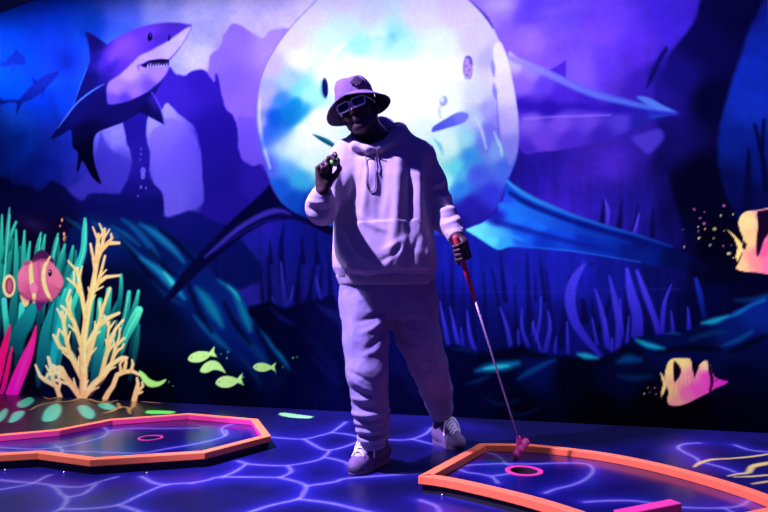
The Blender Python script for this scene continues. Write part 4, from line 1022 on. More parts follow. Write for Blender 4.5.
# ================================================================== putting courses
Z0, ZT, KW = 0.036, 0.068, 0.045
M_ORANGE = material('orange fluorescent paint', (0.97, 0.215, 0.055), 0.5, 0.12, 50, 0.10, 14, 0.3)
M_PINK = material('pink fluorescent paint', (0.62, 0.045, 0.17), 0.5, 0.1, 50, 0.10, 14, 0.3)
M_INNER = material('magenta fluorescent paint', (0.72, 0.04, 0.20), 0.5, 0.1, 50, 0.10, 14, 0.3)
M_GREEN_SURF = paint_material('putting surface paint', 0.2, 0.5, 0.12, 9, 0.03, 0.05)
M_STEEL = material('steel', (0.6, 0.6, 0.65), 0.3, metal=1.0)


def offset(poly, w):
    """inward offset of a closed outline"""
    n = len(poly); P2 = np.array(poly); ar = 0
    for i in range(n):
        a, b = P2[i], P2[(i + 1) % n]; ar += a[0] * b[1] - b[0] * a[1]
    sg = 1 if ar > 0 else -1
    out = []
    for i in range(n):
        e1 = P2[i] - P2[i - 1]; e2 = P2[(i + 1) % n] - P2[i]
        e1 = e1 / np.linalg.norm(e1); e2 = e2 / np.linalg.norm(e2)
        n1 = np.array([-e1[1], e1[0]]) * sg; n2 = np.array([-e2[1], e2[0]]) * sg
        m = n1 + n2
        out.append(P2[i] + m * (w / max(0.35, (m @ n1))) )
    return np.array(out)


def inside(px, py, poly):
    r = np.zeros(len(px), bool)
    for i in range(len(poly)):
        a, b = poly[i], poly[(i + 1) % len(poly)]
        c = (a[1] > py) != (b[1] > py)
        r ^= c & (px < a[0] + (py - a[1]) * (b[0] - a[0]) / ((b[1] - a[1]) if abs(b[1] - a[1]) > 1e-9 else 1e-9))
    return r


def board(name, o, i, mat, parent, inner_mat, z0=Z0, z1=ZT):
    """a kerb board from outer points o to inner points i (same count)"""
    n = len(o)
    V = []
    for a, b in zip(o, i):
        V += [(a[0], a[1], z0), (a[0], a[1], z1), (b[0], b[1], z1), (b[0], b[1], z0)]
    Fc = []
    for k in range(n - 1):
        for j in range(4):
            j2 = (j + 1) % 4
            Fc.append((4 * k + j, 4 * k + j2, 4 * k + 4 + j2, 4 * k + 4 + j))
    Fc += [(0, 3, 2, 1), (4 * n - 4, 4 * n - 3, 4 * n - 2, 4 * n - 1)]
    me = mesh_py(name, V, Fc)
    import bmesh
    bm = bmesh.new(); bm.from_mesh(me); bmesh.ops.recalc_face_normals(bm, faces=bm.faces); bm.to_mesh(me); bm.free()
    ob = link(name, me, [mat, inner_mat], parent, smooth=False)
    for k in range(n - 1):
        ob.data.polygons[4 * k + 2].material_index = 1        # the side facing the putting surface
    return bevel(ob, 0.003)


def course(label, outline, runs, hole_px, r_out, r_in, open_cup=True):
    """outline: closed list of floor points; runs: index runs that make one board each"""
    outline = np.array(outline)
    inner = offset(outline, KW)
    c0 = outline.mean(0)
    root = empty('putting_course', (c0[0], c0[1], 0.0), label, 'mini golf course', 'orange edged putting courses')
    base_poly = offset(outline, 0.012)
    b = prism('base', base_poly, 0.0, Z0 - 0.001, M_BLACK, root)
    hx, hy = fpx(*hole_px, Z0)
    if open_cup:
        drill = [(hx + r_in * 1.05 * math.cos(t * math.pi / 16), hy + r_in * 1.05 * math.sin(t * math.pi / 16)) for t in range(32)]
        dr = prism('drill', drill, 0.0035, Z0 + .05, M_BLACK)
        bo = b.modifiers.new('hole', 'BOOLEAN'); bo.operation = 'DIFFERENCE'; bo.object = dr; bo.solver = 'EXACT'
        bpy.context.view_layer.update()
        me = bpy.data.meshes.new_from_object(b.evaluated_get(bpy.context.evaluated_depsgraph_get()))
        b.modifiers.clear(); b.data = me
        bpy.data.objects.remove(dr)
    n = len(outline)
    for r in runs:
        board('kerb_board', [outline[k % n] for k in r], [inner[k % n] for k in r], M_ORANGE, root, M_ORANGE if open_cup else M_INNER)
    hx, hy = fpx(*hole_px, Z0)
    st = 0.009
    lo, hi = inner.min(0) - .02, inner.max(0) + .02
    gx, gy = np.arange(lo[0], hi[0], st), np.arange(lo[1], hi[1], st)
    GX, GY = np.meshgrid(gx, gy, indexing='ij')
    V = np.c_[GX.ravel(), GY.ravel(), np.full(GX.size, Z0)]
    q = floor_paint(V[:, 0], V[:, 1], Z0, [(L, Z0) for L in COURSE_RIPPLES])
    mid = offset(outline, KW * 0.6)
    ids = np.arange(GX.size).reshape(GX.shape)
    Q = np.stack([ids[:-1, :-1], ids[1:, :-1], ids[1:, 1:], ids[:-1, 1:]], -1).reshape(-1, 4)
    cc = V[Q].mean(1)
    keep = inside(cc[:, 0], cc[:, 1], mid) & (np.hypot(cc[:, 0] - hx, cc[:, 1] - hy) > ((r_in + r_out) / 2 - .003 if open_cup else -1))
    Q = Q[keep]
    u_, inv = np.unique(Q.ravel(), return_inverse=True)
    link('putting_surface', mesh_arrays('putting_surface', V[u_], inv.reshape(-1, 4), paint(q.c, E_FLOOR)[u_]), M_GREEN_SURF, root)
    # hole: painted ring and the cup
    RV, RF = lathe([(r_in, Z0 - .002), (r_in, Z0 + .0025), (r_out, Z0 + .0025), (r_out, Z0 - .002)], 40)
    RV[:, 0] += hx; RV[:, 1] += hy
    ring = link('hole_ring', mesh_py('hole_ring', RV, RF), M_PINK, root, False)
    ring['label'] = 'pink painted ring around the hole'
    if not open_cup:
        return root, (hx, hy)
    CV, CF = lathe([(r_in, Z0 - .001), (r_in - .002, .004), (.001, .003)], 32)
    CV[:, 0] += hx; CV[:, 1] += hy
    link('cup', mesh_py('cup', CV, CF), M_BLACK, root, False)
    return root, (hx, hy)


kerbL = [fpx(-70, 441, ZT), fpx(0, 434, ZT), fpx(57, 429, ZT), fpx(110, 418.8, ZT), fpx(190, 413, ZT), fpx(258, 418.8, ZT), fpx(271, 435.5, ZT),
         fpx(205, 459.5, Z0), fpx(90, 467, Z0), fpx(37, 459.7, Z0), fpx(-70, 466, Z0)]
courseL, holeL = course('wide orange edged putting course with angled kerbs lying below the painted coral', kerbL,
                        [(0, 1, 2), (2, 3), (3, 4), (4, 5), (5, 6), (6, 7), (7, 8), (8, 9), (9, 10), (10, 11)], (150.5, 438), 0.066, 0.053, False)
far = catmull([(480, 443), (510, 443.4), (532, 444), (576, 448.5), (615, 454), (660, 463), (700, 473), (735, 483), (768, 494), (800, 507)], 3)
near = catmull([(418, 484), (446, 488), (484, 496.5), (524, 506.8), (560, 518), (600, 533), (640, 552)], 3)
kerbR = [fpx(a[0], a[1], ZT) for a in far] + [fpx(a[0], a[1], Z0) for a in near[::-1]]
nf, nn = len(far), len(near)
courseR, holeR = course('curved orange edged putting course in front of the man, putter head over its hole', kerbR,
                        [tuple(range(nf)), tuple(range(nf, nf + nn)), (nf + nn - 1, nf + nn), (nf - 1, nf)], (524, 471), 0.082, 0.060)
# floor fixings of the courses
for root, spots in ((courseL, [(5, 471), (64, 473.5), (147, 474)]), (courseR, [(442.5, 496), (514, 512)])):
    for s in spots:
        c = fpx(*s)
        V, Fc = lathe([(0.006, 0.0), (0.006, 0.006), (0.003, 0.009), (0.0005, 0.0095)], 10)
        V[:, 0] += c[0]; V[:, 1] += c[1]
        link('floor_screw', mesh_py('floor_screw', V, Fc), M_STEEL, root)
# pink timber lying across the right hand course
ta, tb = fpx(600, 512, .078), fpx(670, 498.6, .078)
tc = fpx(678, 502, .078)
e = np.array(tb) - np.array(ta); e /= np.linalg.norm(e)
nn_ = np.array([e[1], -e[0]]) * 0.05
ta = np.array(tb) - e * 0.27
timber = prism('timber_bar', [ta, tb, tb + nn_, ta + nn_], Z0 + .0005, .078, M_PINK, bev=.004)
tag(timber, 'pink wooden bar lying on the curved putting course at the photo bottom', 'wooden bar')
# ================================================================== the man
M_SKIN = material('skin', (0.062, 0.034, 0.028), 0.5, 0.15, 180, 0.15, 20, 0.4)
M_HOODIE = material('hoodie fleece', (0.44, 0.42, 0.45), 0.9, 0.12, 420, 0.06, 14, 0.1)
M_RIB = material('ribbed cuff', (0.42, 0.40, 0.40), 0.9, 0.4, 300, 0.12, 20, 0.1)
M_JEANS = material('light denim', (0.25, 0.24, 0.35), 0.9, 0.3, 500, 0.22, 18, 0.1)
M_HAT = material('bucket hat cotton', (0.20, 0.145, 0.25), 0.9, 0.3, 350, 0.25, 30, 0.1)
M_HATDARK = material('dark hat patch', (0.03, 0.02, 0.04), 0.8)
M_HATSHADE = material('hat cotton in shade', (0.05, 0.045, 0.07), 0.9)  # hat fabric coloured darker for the shade under the brim
M_GLASS = material('white plastic', (0.95, 0.95, 0.95), 0.4, spec=0.5)
M_LENS = material('dark lens', (0.02, 0.025, 0.06), 0.12, spec=0.6)
M_SHOE = material('mauve mesh', (0.15, 0.11, 0.19), 0.8, 0.4, 500, 0.25, 40, 0.2)
M_SHOEDARK = material('dark shoe rubber', (0.045, 0.035, 0.06), 0.7)
M_SOLE = material('shoe sole', (0.10, 0.07, 0.13), 0.7)
M_LACE = material('white laces', (0.82, 0.82, 0.82), 0.8)
M_TONGUE = material('pale tongue mesh', (0.40, 0.37, 0.42), 0.9, 0.3, 400)
M_SOCK = material('dark sock', (0.03, 0.025, 0.04), 0.95, 0.3, 300)
M_CORD = material('grey cord', (0.16, 0.13, 0.17), 0.9)
M_GRIP = material('red rubber grip', (0.55, 0.03, 0.05), 0.6, 0.2, 200)
M_SHAFT = material('brushed shaft', (0.55, 0.48, 0.5), 0.35, metal=0.8)
M_PUTTER = material('magenta putter head', (0.62, 0.05, 0.18), 0.45)
M_BALL = material('green golf ball', (0.22, 0.75, 0.12), 0.35, spec=0.5)

A_ = np.array
feet = P(372, 468, 2.84)
man = empty('person', (feet[0], 2.84, 0.0), 'person in a pale hoodie, light jeans, bucket hat and white glasses holding up a ball', 'person')

# ---- head frame: tilted to the viewer's left, turned a little, chin raised a touch
HM = (Matrix.Rotation(math.radians(-19), 3, 'Y') @ Matrix.Rotation(math.radians(-17), 3, 'Z') @ Matrix.Rotation(math.radians(-6), 3, 'X'))
HMn = A_(HM)
HO = P(359.2, 110.6, 2.77)


def hd(x, y, z):
    return HO + HMn @ A_([x, y, z])


# ---- joints (traced in the photo, depth by pose)
neck_b = P(377, 146, 2.86)
shR, elR, wrR = P(346, 160, 2.84), P(322, 209, 2.69), P(323, 191, 2.55)
shL, elL, wrL = P(417, 160, 2.86), P(438, 204, 2.88), P(456, 236, 2.745)
hipR, knR, anR = P(365, 306, 2.86), P(368, 372, 2.79), P(375, 440, 2.885)
hipL, knL, anL = P(409, 306, 2.89), P(426, 362, 2.98), P(440.5, 415, 3.345)

# ---- putter line (needed by the hand)
pg_top = P(455.5, 238, 2.70)
ph = P(518.3, 438.5, 2.91)
pax = ph - pg_top; plen = np.linalg.norm(pax); pax /= plen

# ================= body: one continuous surface
B = Field((-0.50, 2.36, 0.0), (0.62, 3.52, 1.80), 0.0042)
# head
B.ell(hd(0, .012, .035), (.074, .094, .085), .02, HMn)
B.ell(hd(0, -.022, -.038), (.062, .070, .082), .03, HMn)
B.ell(hd(0, -.055, -.098), (.030, .028, .022), .03, HMn)
B.cone(hd(.055, -.01, -.06), hd(.02, -.058, -.098), .018, .016, .025)
B.cone(hd(-.055, -.01, -.06), hd(-.02, -.058, -.098), .018, .016, .025)
B.cone(hd(-.045, -.078, .02), hd(.045, -.078, .02), .014, .014, .012)     # brow
for s_ in (-1, 1):
    B.ell(hd(.032 * s_, -.094, .0), (.017, .012, .012), .01, HMn, cut=True)
    B.ell(hd(.032 * s_, -.080, .0), (.0125, .0125, .0115), .004, HMn)
    B.ell(hd(.046 * s_, -.070, -.03), (.022, .018, .018), .02, HMn)
    B.ell(hd(.079 * s_, .012, -.012), (.012, .020, .032), .008, HMn)
B.cone(hd(0, -.088, .008), hd(0, -.112, -.034), .009, .013, .012)
B.ell(hd(-.013, -.098, -.037), (.009, .010, .008), .008, HMn); B.ell(hd(.013, -.098, -.037), (.009, .010, .008), .008, HMn)
B.ell(hd(0, -.094, -.060), (.024, .010, .0065), .006, HMn); B.ell(hd(0, -.092, -.072), (.021, .010, .0075), .006, HMn)
B.cone(hd(0, .015, -.06), neck_b, .058, .062, .03)
B.chain([hd(0, .02, -.05), neck_b], [.058, .064], .03)
# trunk and limbs inside the clothes
pel = P(387, 288, 2.87)
B.chain([neck_b, P(385, 175, 2.86), P(386, 230, 2.86), pel], [.075, .105, .095, .10], .05)
B.chain([P(383, 158, 2.86), shR], [.06, .055], .04); B.chain([P(383, 158, 2.86), shL], [.06, .055], .04)
B.chain([shR, elR], [.050, .040], .02); B.chain([elR, wrR], [.040, .029], .02)
B.chain([shL, elL, wrL], [.050, .040, .028], .02)
B.chain([pel, hipR, knR, anR], [.09, .078, .052, .036], .03)
B.chain([pel, hipL, knL, anL], [.09, .078, .052, .036], .03)
ft0, ft1 = PZ(380, 463.5, 0) + [0, 0, .06], PZ(362, 471, 0) + [0, 0, .042]
B.chain([anR, ft0, ft1], [.034, .024, .018], .03)
gt0, gt1 = A_([.305, 3.385, .06]), A_([.355, 3.27, .042])
B.chain([anL, gt0, gt1], [.034, .024, .018], .03)

# ---- right hand (left in the photo), raised, ball between thumb and fingers
U = A_([0.05, -0.10, 1.0]); U /= np.linalg.norm(U)
N = A_([0.50, -0.86, 0.0]); N -= U * (N @ U); N /= np.linalg.norm(N)
Lt = np.cross(N, U); Lt = Lt / np.linalg.norm(Lt)
if Lt[0] < 0: Lt = -Lt
HW = wrR + U * 0.012


def hr(l, n, u):
    return HW + Lt * l + N * n + U * u


B.cone(wrR, hr(0, 0, .01), .028, .027, .015)
for l0, l1, uu in ((.022, .027, .090), (.008, .009, .094), (-.008, -.010, .090), (-.022, -.027, .080)):
    B.cone(hr(l0 * .8, 0, .015), hr(l1, 0, uu), .0165, .0125, .012)
B.ell(hr(.024, .012, .035), (.016, .018, .026), .014)
ball_c = hr(.026, .050, .110)
fingers = [
    [(.028, 0, .090), (.026, .022, .128), (.024, .047, .142), (.024, .062, .133)],
    [(.009, 0, .094), (.006, .030, .124), (.008, .055, .128), (.014, .068, .113)],
    [(-.010, 0, .090), (-.012, .036, .106), (-.010, .050, .088), (-.006, .040, .070)],
    [(-.028, 0, .080), (-.029, .030, .092), (-.026, .042, .076), (-.022, .033, .060)]]
for fi, fp in enumerate(fingers):
    r = (.0098, .0098, .0095, .0084)[fi]
    q = [hr(*a) for a in fp]
    B.chain(q, [r * 1.12, r, r * .95, r * .82], .004)
th = [hr(.026, .008, .030), hr(.047, .024, .060), hr(.050, .046, .084), hr(.036, .060, .097)]
B.chain(th, [.0155, .0125, .0105, .0088], .006)

# ---- left hand (right in the photo), closed on the putter grip
gc = pg_top + pax * 0.060
e1 = A_([1.0, 0.15, 0.0]); e1 -= pax * (e1 @ pax); e1 /= np.linalg.norm(e1)
e2 = np.cross(pax, e1); e2 /= np.linalg.norm(e2)
if e2[1] > 0: e2 = -e2


def gp(t, R, a):
    a = math.radians(a)
    return gc + pax * t + (e1 * math.cos(a) + e2 * math.sin(a)) * R


B.cone(wrL, gp(-.030, .030, -35), .028, .026, .015)
B.cone(gp(-.030, .030, -40), gp(.036, .030, -30), .021, .019, .014)
B.cone(gp(-.030, .032, -5), gp(.034, .032, 0), .016, .015, .014)
for k, t in enumerate((-.032, -.012, .009, .030)):
    r = (.0082, .0092, .0096, .0095)[k]
    q = [gp(t, .031, -10), gp(t + .002, .0255, 45), gp(t + .004, .0235, 105), gp(t + .005, .0225, 165), gp(t + .004, .0220, 205)]
    B.chain(q, [r * 1.1, r * 1.03, r, r * .95, r * .8], .003)
B.chain([gp(-.028, .030, -55), gp(.005, .027, -110), gp(.035, .0235, -150), gp(.056, .0225, -165)], [.015, .0125, .0105, .0088], .006)

bv, bq = B.mesh(); bv = relax(bv, bq, 1, .4)
body = link('body', mesh_arrays('body', bv, bq), M_SKIN, man)
body['label'] = 'dark brown skin of face, neck and hands'
del B

# ================= hoodie
G = Field((-0.50, 2.44, 0.84), (0.52, 3.14, 1.70), 0.0052)
def row(py, xa, xb, Y, b):
    a = P(xa, py, Y); c = P(xb, py, Y)
    return ((a[2]), (a[0] + c[0]) / 2, Y, (c[0] - a[0]) / 2, b)
G.stack([row(278, 338, 434, 2.87, .145), row(268, 333, 437, 2.865, .158), row(256, 332, 437, 2.86, .160), row(235, 333, 434, 2.855, .150), row(205, 334, 431, 2.85, .142), row(180, 337, 428, 2.85, .135), row(165, 343, 424, 2.85, .120), row(152, 352, 416, 2.855, .095), row(142, 362, 404, 2.86, .075)], .03, 2.3, .02)
G.chain([P(370, 146, 2.86), P(348, 156, 2.85)], [.070, .075], .04)
G.chain([P(396, 146, 2.87), P(418, 157, 2.87)], [.075, .078], .04)
# sleeves
G.chain([P(348, 157, 2.85), P(334, 184, 2.76), elR], [.078, .072, .066], .035)
G.chain([elR, P(321, 206, 2.63), P(322, 197, 2.575)], [.066, .062, .050], .03)
G.chain([P(418, 160, 2.87), P(430, 182, 2.885), P(438, 204, 2.88)], [.080, .072, .062], .035)
G.chain([P(438, 204, 2.88), P(448, 222, 2.82), P(455, 233, 2.765)], [.062, .056, .046], .025)
# hood lying round the neck
G.ell(P(392, 138, 2.93), (.095, .075, .058), .03); G.ell(P(381, 129, 2.95), (.080, .06, .062), .03)
G.ell(P(398, 138, 2.89), (.065, .06, .050), .03)
ringp = [P(356, 134, 2.88), P(352, 140, 2.80), P(356, 145, 2.755), P(368, 149, 2.73), P(380, 147, 2.735), P(391, 141, 2.77), P(400, 134, 2.83), P(400, 129, 2.90)]
G.chain(ringp, [.024, .022, .019, .017, .020, .030, .037, .036], .018)
# kangaroo pocket
pk = [P(353, 230, 2.70), P(420, 230, 2.70)]
gv, gq = G.mesh(); gv = relax(gv, gq, 2, .5)
gn = normals(gv, gq)
px_, py_ = proj(gv)
fr = np.clip(-gn[:, 1] * 2, 0, 1)
torso_m = ((px_ > 336) & (px_ < 434)).astype(float)
pocket = np.array([(357, 222), (417, 219), (428, 252), (429, 269), (345, 271), (346, 254)])
pm = inside(px_, py_, pocket) & (gn[:, 1] < -.25) & (gv[:, 1] < 2.82)
disp = pm * .006
HF = [
    ([(372, 158), (366, 190), (362, 230)], 4.0, .008), ([(385, 152), (382, 190), (378, 232)], 4.5, -.007), ([(399, 150), (397, 200), (392, 250), (386, 268)], 5.0, .014), ([(409, 152), (410, 200), (409, 245)], 4.0, -.015), ([(419, 156), (419, 200), (421, 250)], 3.5, .013), ([(428, 170), (428, 205), (431, 245)], 3.5, -.014),
    ([(352, 160), (348, 195), (345, 235)], 4.5, .008), ([(342, 165), (340, 205), (339, 240)], 3.0, -.007), ([(349, 205), (358, 232), (372, 252)], 3.5, -.010), ([(356, 212), (372, 225), (392, 232)], 3.5, .008), ([(345, 228), (356, 250), (372, 264)], 3.0, .010), ([(384, 250), (394, 245), (404, 238)], 3.0, .010), ([(380, 262), (392, 255), (402, 246)], 2.5, -.009),
    ([(395, 268), (400, 252), (408, 236)], 3.0, .010), ([(410, 268), (414, 250), (420, 232)], 3.0, -.009), ([(340, 262), (360, 270), (390, 271)], 3.0, .007), ([(336, 250), (345, 262), (360, 266)], 2.6, -.008), ([(425, 268), (428, 250), (426, 225)], 3.0, .008),
    # right-hand sleeve in the photo
    ([(432, 186), (438, 184), (446, 182)], 2.4, .009), ([(432, 191), (441, 191), (450, 188)], 2.4, -.009), ([(433, 198), (443, 197), (453, 196)], 2.4, .010), ([(435, 204), (444, 205), (456, 202)], 2.2, -.009), ([(437, 212), (446, 210), (458, 208)], 2.3, .010), ([(440, 218), (448, 217), (460, 213)], 2.0, -.008), ([(442, 225), (452, 222), (462, 218)], 2.2, .009), ([(446, 230), (455, 228), (464, 225)], 1.8, -.006),
    ([(428, 160), (433, 175), (434, 190)], 2.5, -.008), ([(434, 156), (441, 172), (445, 186)], 2.6, .006),
    # raised sleeve
    ([(308, 200), (318, 203), (330, 202)], 2.4, .008), ([(307, 207), (318, 211), (331, 209)], 2.2, -.008), ([(308, 214), (318, 218), (332, 216)], 2.6, .008), ([(312, 222), (322, 224), (334, 220)], 2.0, -.006), ([(326, 180), (331, 190), (335, 205)], 2.4, -.008)]
disp = disp + fold_lines(gv, gn, HF) * (~pm * .35 + .65)
nzv = vnoise3(gv * A_([26, 26, 11]), 3) - .5
nz2 = vnoise3(gv * A_([60, 60, 34]) + 9, 4) - .5
disp = disp + .007 * nzv + .0015 * nz2
gv = gv + gn * disp[:, None]
gv = relax(gv, gq, 1, .5)
hoodie = link('hoodie', mesh_arrays('hoodie', gv, gq), M_HOODIE, man)
hoodie['label'] = 'pale pullover hoodie with front pocket'
# ribbed hem and cuffs
Rf = Field((-0.40, 2.40, 0.80), (0.50, 3.12, 1.45), 0.0052)
Rf.stack([row(285, 340, 434, 2.87, .138), row(280, 338, 435, 2.87, .146), row(275, 336, 436, 2.87, .150)], .01, 2.3)
rv, rq = Rf.mesh(); rv = relax(rv, rq, 1, .5)
rn = normals(rv, rq); aa = np.arctan2(rv[:, 1] - 2.87, rv[:, 0] - .01)
rv = rv + rn * (0.0016 * np.sin(aa * 90) + .006 * (vnoise3(rv * A_([14, 14, 8]), 8) - .5))[:, None]
link('hem_band', mesh_arrays('hem_band', rv, rq), M_RIB, hoodie)
def cuff(a, b, ra, rb):
    t = np.linspace(0, 1, 7)
    pts = [a + (b - a) * k for k in t]
    rad = [ra * (1 - k) + rb * k + (.0025 if i in (1, 3, 5) else 0) for i, k in enumerate(t)]
    return tube('cuff', pts, rad, M_RIB, hoodie, 22)
cuff(P(322, 198.5, 2.585), P(322.5, 190.5, 2.548), .047, .037); cuff(P(454, 232, 2.775), P(456.8, 238.5, 2.74), .044, .037)
# drawstrings
def on_front(pts, off=.004):
    out = []
    for x, y in pts:
        k = (np.abs(px_ - x) < 2.2) & (np.abs(py_ - y) < 2.2)
        Y = (gv[k, 1].min() if k.any() else 2.72) - off
        out.append(P(x, y, Y))
    return out
tube('drawstring', on_front([(367, 149), (366, 158), (367, 170), (366, 182), (368, 189), (371.5, 191.5), (375, 189), (375.5, 180), (375, 168), (376, 156)]), .0022, M_CORD, hoodie, 8, 4)['label'] = 'looped hood drawstring'
tube('drawstring', on_front([(377, 149), (378, 157), (379, 166), (377, 172)]), .0022, M_CORD, hoodie, 8, 4)

# ================= jeans
J = Field((-0.30, 2.60, 0.06), (0.46, 3.50, 1.02), 0.0052)
J.stack([row(318, 341, 437, 2.89, .112), row(300, 339, 438, 2.885, .128), row(285, 340, 436, 2.875, .130), row(268, 343, 432, 2.87, .122)], .03, 2.4)
J.chain([P(365, 305, 2.86), P(366, 340, 2.83), P(367, 372, 2.80), P(371, 410, 2.84), P(373, 434, 2.87)], [.112, .103, .092, .082, .074], .02)
J.chain([P(411, 305, 2.90), P(418, 335, 2.93), P(428, 364, 2.99), P(436, 389, 3.17), P(440.5, 409, 3.345)], [.118, .106, .092, .080, .068], .02)
J.cone(P(388, 306, 2.87), P(388, 322, 2.88), .06, .03, .04)
jv, jq = J.mesh(); jv = relax(jv, jq, 2, .5)
jn = normals(jv, jq)
JF = [
    ([(346, 300), (352, 330), (352, 360)], 4.5, .006), ([(386, 310), (372, 318), (356, 322)], 3.0, -.009), ([(388, 316), (374, 328), (360, 334)], 3.0, .008), ([(386, 330), (376, 342), (364, 350)], 3.0, -.007), ([(383, 346), (374, 352), (362, 356)], 2.4, .005),
    ([(350, 372), (362, 378), (372, 384)], 2.4, -.007), ([(352, 380), (364, 388), (378, 394)], 2.6, .008), ([(350, 388), (362, 394), (374, 398)], 2.2, -.008), ([(352, 398), (364, 400), (382, 396)], 2.6, .009), ([(352, 405), (366, 408), (384, 404)], 2.2, -.009), ([(354, 413), (366, 415), (386, 412)], 2.6, .010), ([(356, 420), (370, 423), (387, 419)], 2.2, -.010), ([(357, 428), (370, 431), (388, 427)], 2.4, .011), ([(358, 435), (372, 438), (389, 434)], 2.0, -.010),
    ([(395, 312), (408, 318), (424, 320)], 3.0, -.008), ([(396, 322), (410, 330), (428, 332)], 3.0, .007), ([(404, 340), (420, 346), (440, 344)], 2.6, -.006), ([(412, 356), (426, 362), (446, 360)], 2.6, .008), ([(414, 366), (428, 372), (448, 370)], 2.4, -.008), ([(420, 378), (432, 384), (450, 380)], 2.4, .006), ([(427, 396), (438, 400), (452, 398)], 2.2, -.006), ([(429, 406), (440, 409), (453, 406)], 2.0, .006),
    ([(440, 296), (440, 320), (444, 350)], 2.2, .004), ([(388, 288), (390, 300), (392, 312)], 2.0, .005)]
jd = fold_lines(jv, jn, JF) + .006 * (vnoise3(jv * A_([22, 22, 10]) + 3, 13) - .5) + .0025 * (vnoise3(jv * A_([55, 55, 55]), 14) - .5)
# stacked rings of cloth above the shoe
axz = jv[:, 2]
ring = np.where(jv[:, 0] < .10, np.clip((.36 - axz) / .2, 0, 1) * np.clip((3.02 - jv[:, 1]) * 20, 0, 1), 0)
jd = jd + ring * .006 * np.sin(axz * 150 + 3 * np.sin(6 * (jv[:, 0] + jv[:, 1])))
jv = jv + jn * jd[:, None]
jv = relax(jv, jq, 1, .5)
jeans = link('jeans', mesh_arrays('jeans', jv, jq), M_JEANS, man)
jeans['label'] = 'light denim jeans'

# ================= shoes
def shoe(heel, toe, name='shoe'):
    heel = A_([heel[0], heel[1], 0.0]); toe = A_([toe[0], toe[1], 0.0])
    f = toe - heel; L = np.linalg.norm(f); f /= L
    s = A_([f[1], -f[0], 0]); up = A_([0, 0, 1.0])
    M3 = np.stack([s, f, up], 1)
    Tq = lambda a, b, c: heel + s * a + f * (b * L) + up * c
    S = Field(np.minimum(heel, toe) - [.10, .10, 0.0], np.maximum(heel, toe) + [.10, .10, .24], .004)
    S.ell(Tq(0, .80, .038), (.046, .070, .046), .03, M3)
    S.ell(Tq(0, .50, .055), (.043, .090, .056), .03, M3)
    S.ell(Tq(0, .18, .060), (.038, .056, .066), .03, M3)
    S.cone(Tq(0, .20, .07), Tq(0, .24, .125), .044, .043, .03)
    S.cone(Tq(0, .66, .068), Tq(0, .30, .135), .028, .040, .03)
    # flat under the upper
    sl, X, Y, Z = S.sub(S.lo, S.lo + S.h * S.n)
    S.f[sl] = np.maximum(S.f[sl], .022 - Z)
    v, q = S.mesh(); v = relax(v, q, 1, .5)
    up_ = link(name, mesh_arrays(name, v, q), M_SHOE, man)
    # sole: shaped outline, two layers
    out = [(0.0, -.02), (.028, 0.0), (.038, .12), (.036, .35), (.043, .62), (.047, .78), (.038, .93), (.016, 1.02), (0, 1.03), (-.018, 1.01), (-.040, .92), (-.047, .76), (-.041, .58), (-.036, .35), (-.038, .12), (-.028, 0.0)]
    oc = catmull(out, 3, True)
    po = [Tq(a * 1.04, b, 0)[:2] for a, b in oc]
    so = prism('sole', po, .001, .030, M_SOLE, up_, .006)
    ts = prism('outsole', [Tq(a * 1.0, b * .98 + .01, 0)[:2] for a, b in oc], .0005, .008, M_SHOEDARK, so)
    # dark toe guard and tongue
    K = Field(np.minimum(heel, toe) - [.10, .10, 0.0], np.maximum(heel, toe) + [.10, .10, .24], .004)
    K.cone(Tq(0, .86, .058), Tq(0, .38, .138), .026, .034, .01)
    tv, tq = K.mesh(); link('tongue', mesh_arrays('tongue', tv, tq), M_TONGUE, up_)
    # laces
    for i in range(5):
        b0 = .84 - .07 * i; z0 = .086 + (.86 - b0) * .178; w = .030 + .002 * i
        tube('lace', [Tq(-w, b0 - .01, z0 - .016), Tq(-w * .5, b0 + .005, z0 + .004), Tq(0, b0 + .012, z0 + .010), Tq(w * .5, b0 + .020, z0 + .004), Tq(w, b0 + .03, z0 - .018)], .0046, M_LACE, up_, 8, 3)
    for sg in (-1, 1):
        tube('lace', [Tq(0, .54, .150), Tq(.022 * sg, .58, .154), Tq(.042 * sg, .63, .125), Tq(.052 * sg, .66, .090), Tq(.054 * sg, .68, .065)], .0042, M_LACE, up_, 8, 3)
    # darker toe guard and heel counter
    for nm, rows in (('toe_guard', [(0, .93, .030, .040, .034, .032)]), ('heel_counter', [(0, .08, .060, .042, .040, .045)])):
        K = Field(np.minimum(heel, toe) - [.10, .10, 0.0], np.maximum(heel, toe) + [.10, .10, .24], .004)
        for a, b, c, ra, rb, rc in rows: K.ell(Tq(a, b, c), (ra, rb, rc), .01, M3)
        kv, kq = K.mesh(); link(nm, mesh_arrays(nm, kv, kq), M_SHOEDARK, up_)
    return up_


h1, t1 = PZ(385, 461.5, 0), PZ(353, 475.5, 0)
shoe(h1, t1)
tube('sock', [anR + [0, 0, .05], anR, ft0 + [0, 0, .03]], [.044, .042, .040], M_SOCK, man, 16)
tube('sock', [anL + [0, 0, .05], anL, gt0 + [0, 0, .03]], [.044, .042, .040], M_SOCK, man, 16)
h2, t2 = A_([.288, 3.425, 0]), PZ(460, 450.5, 0)
shoe(h2, t2)

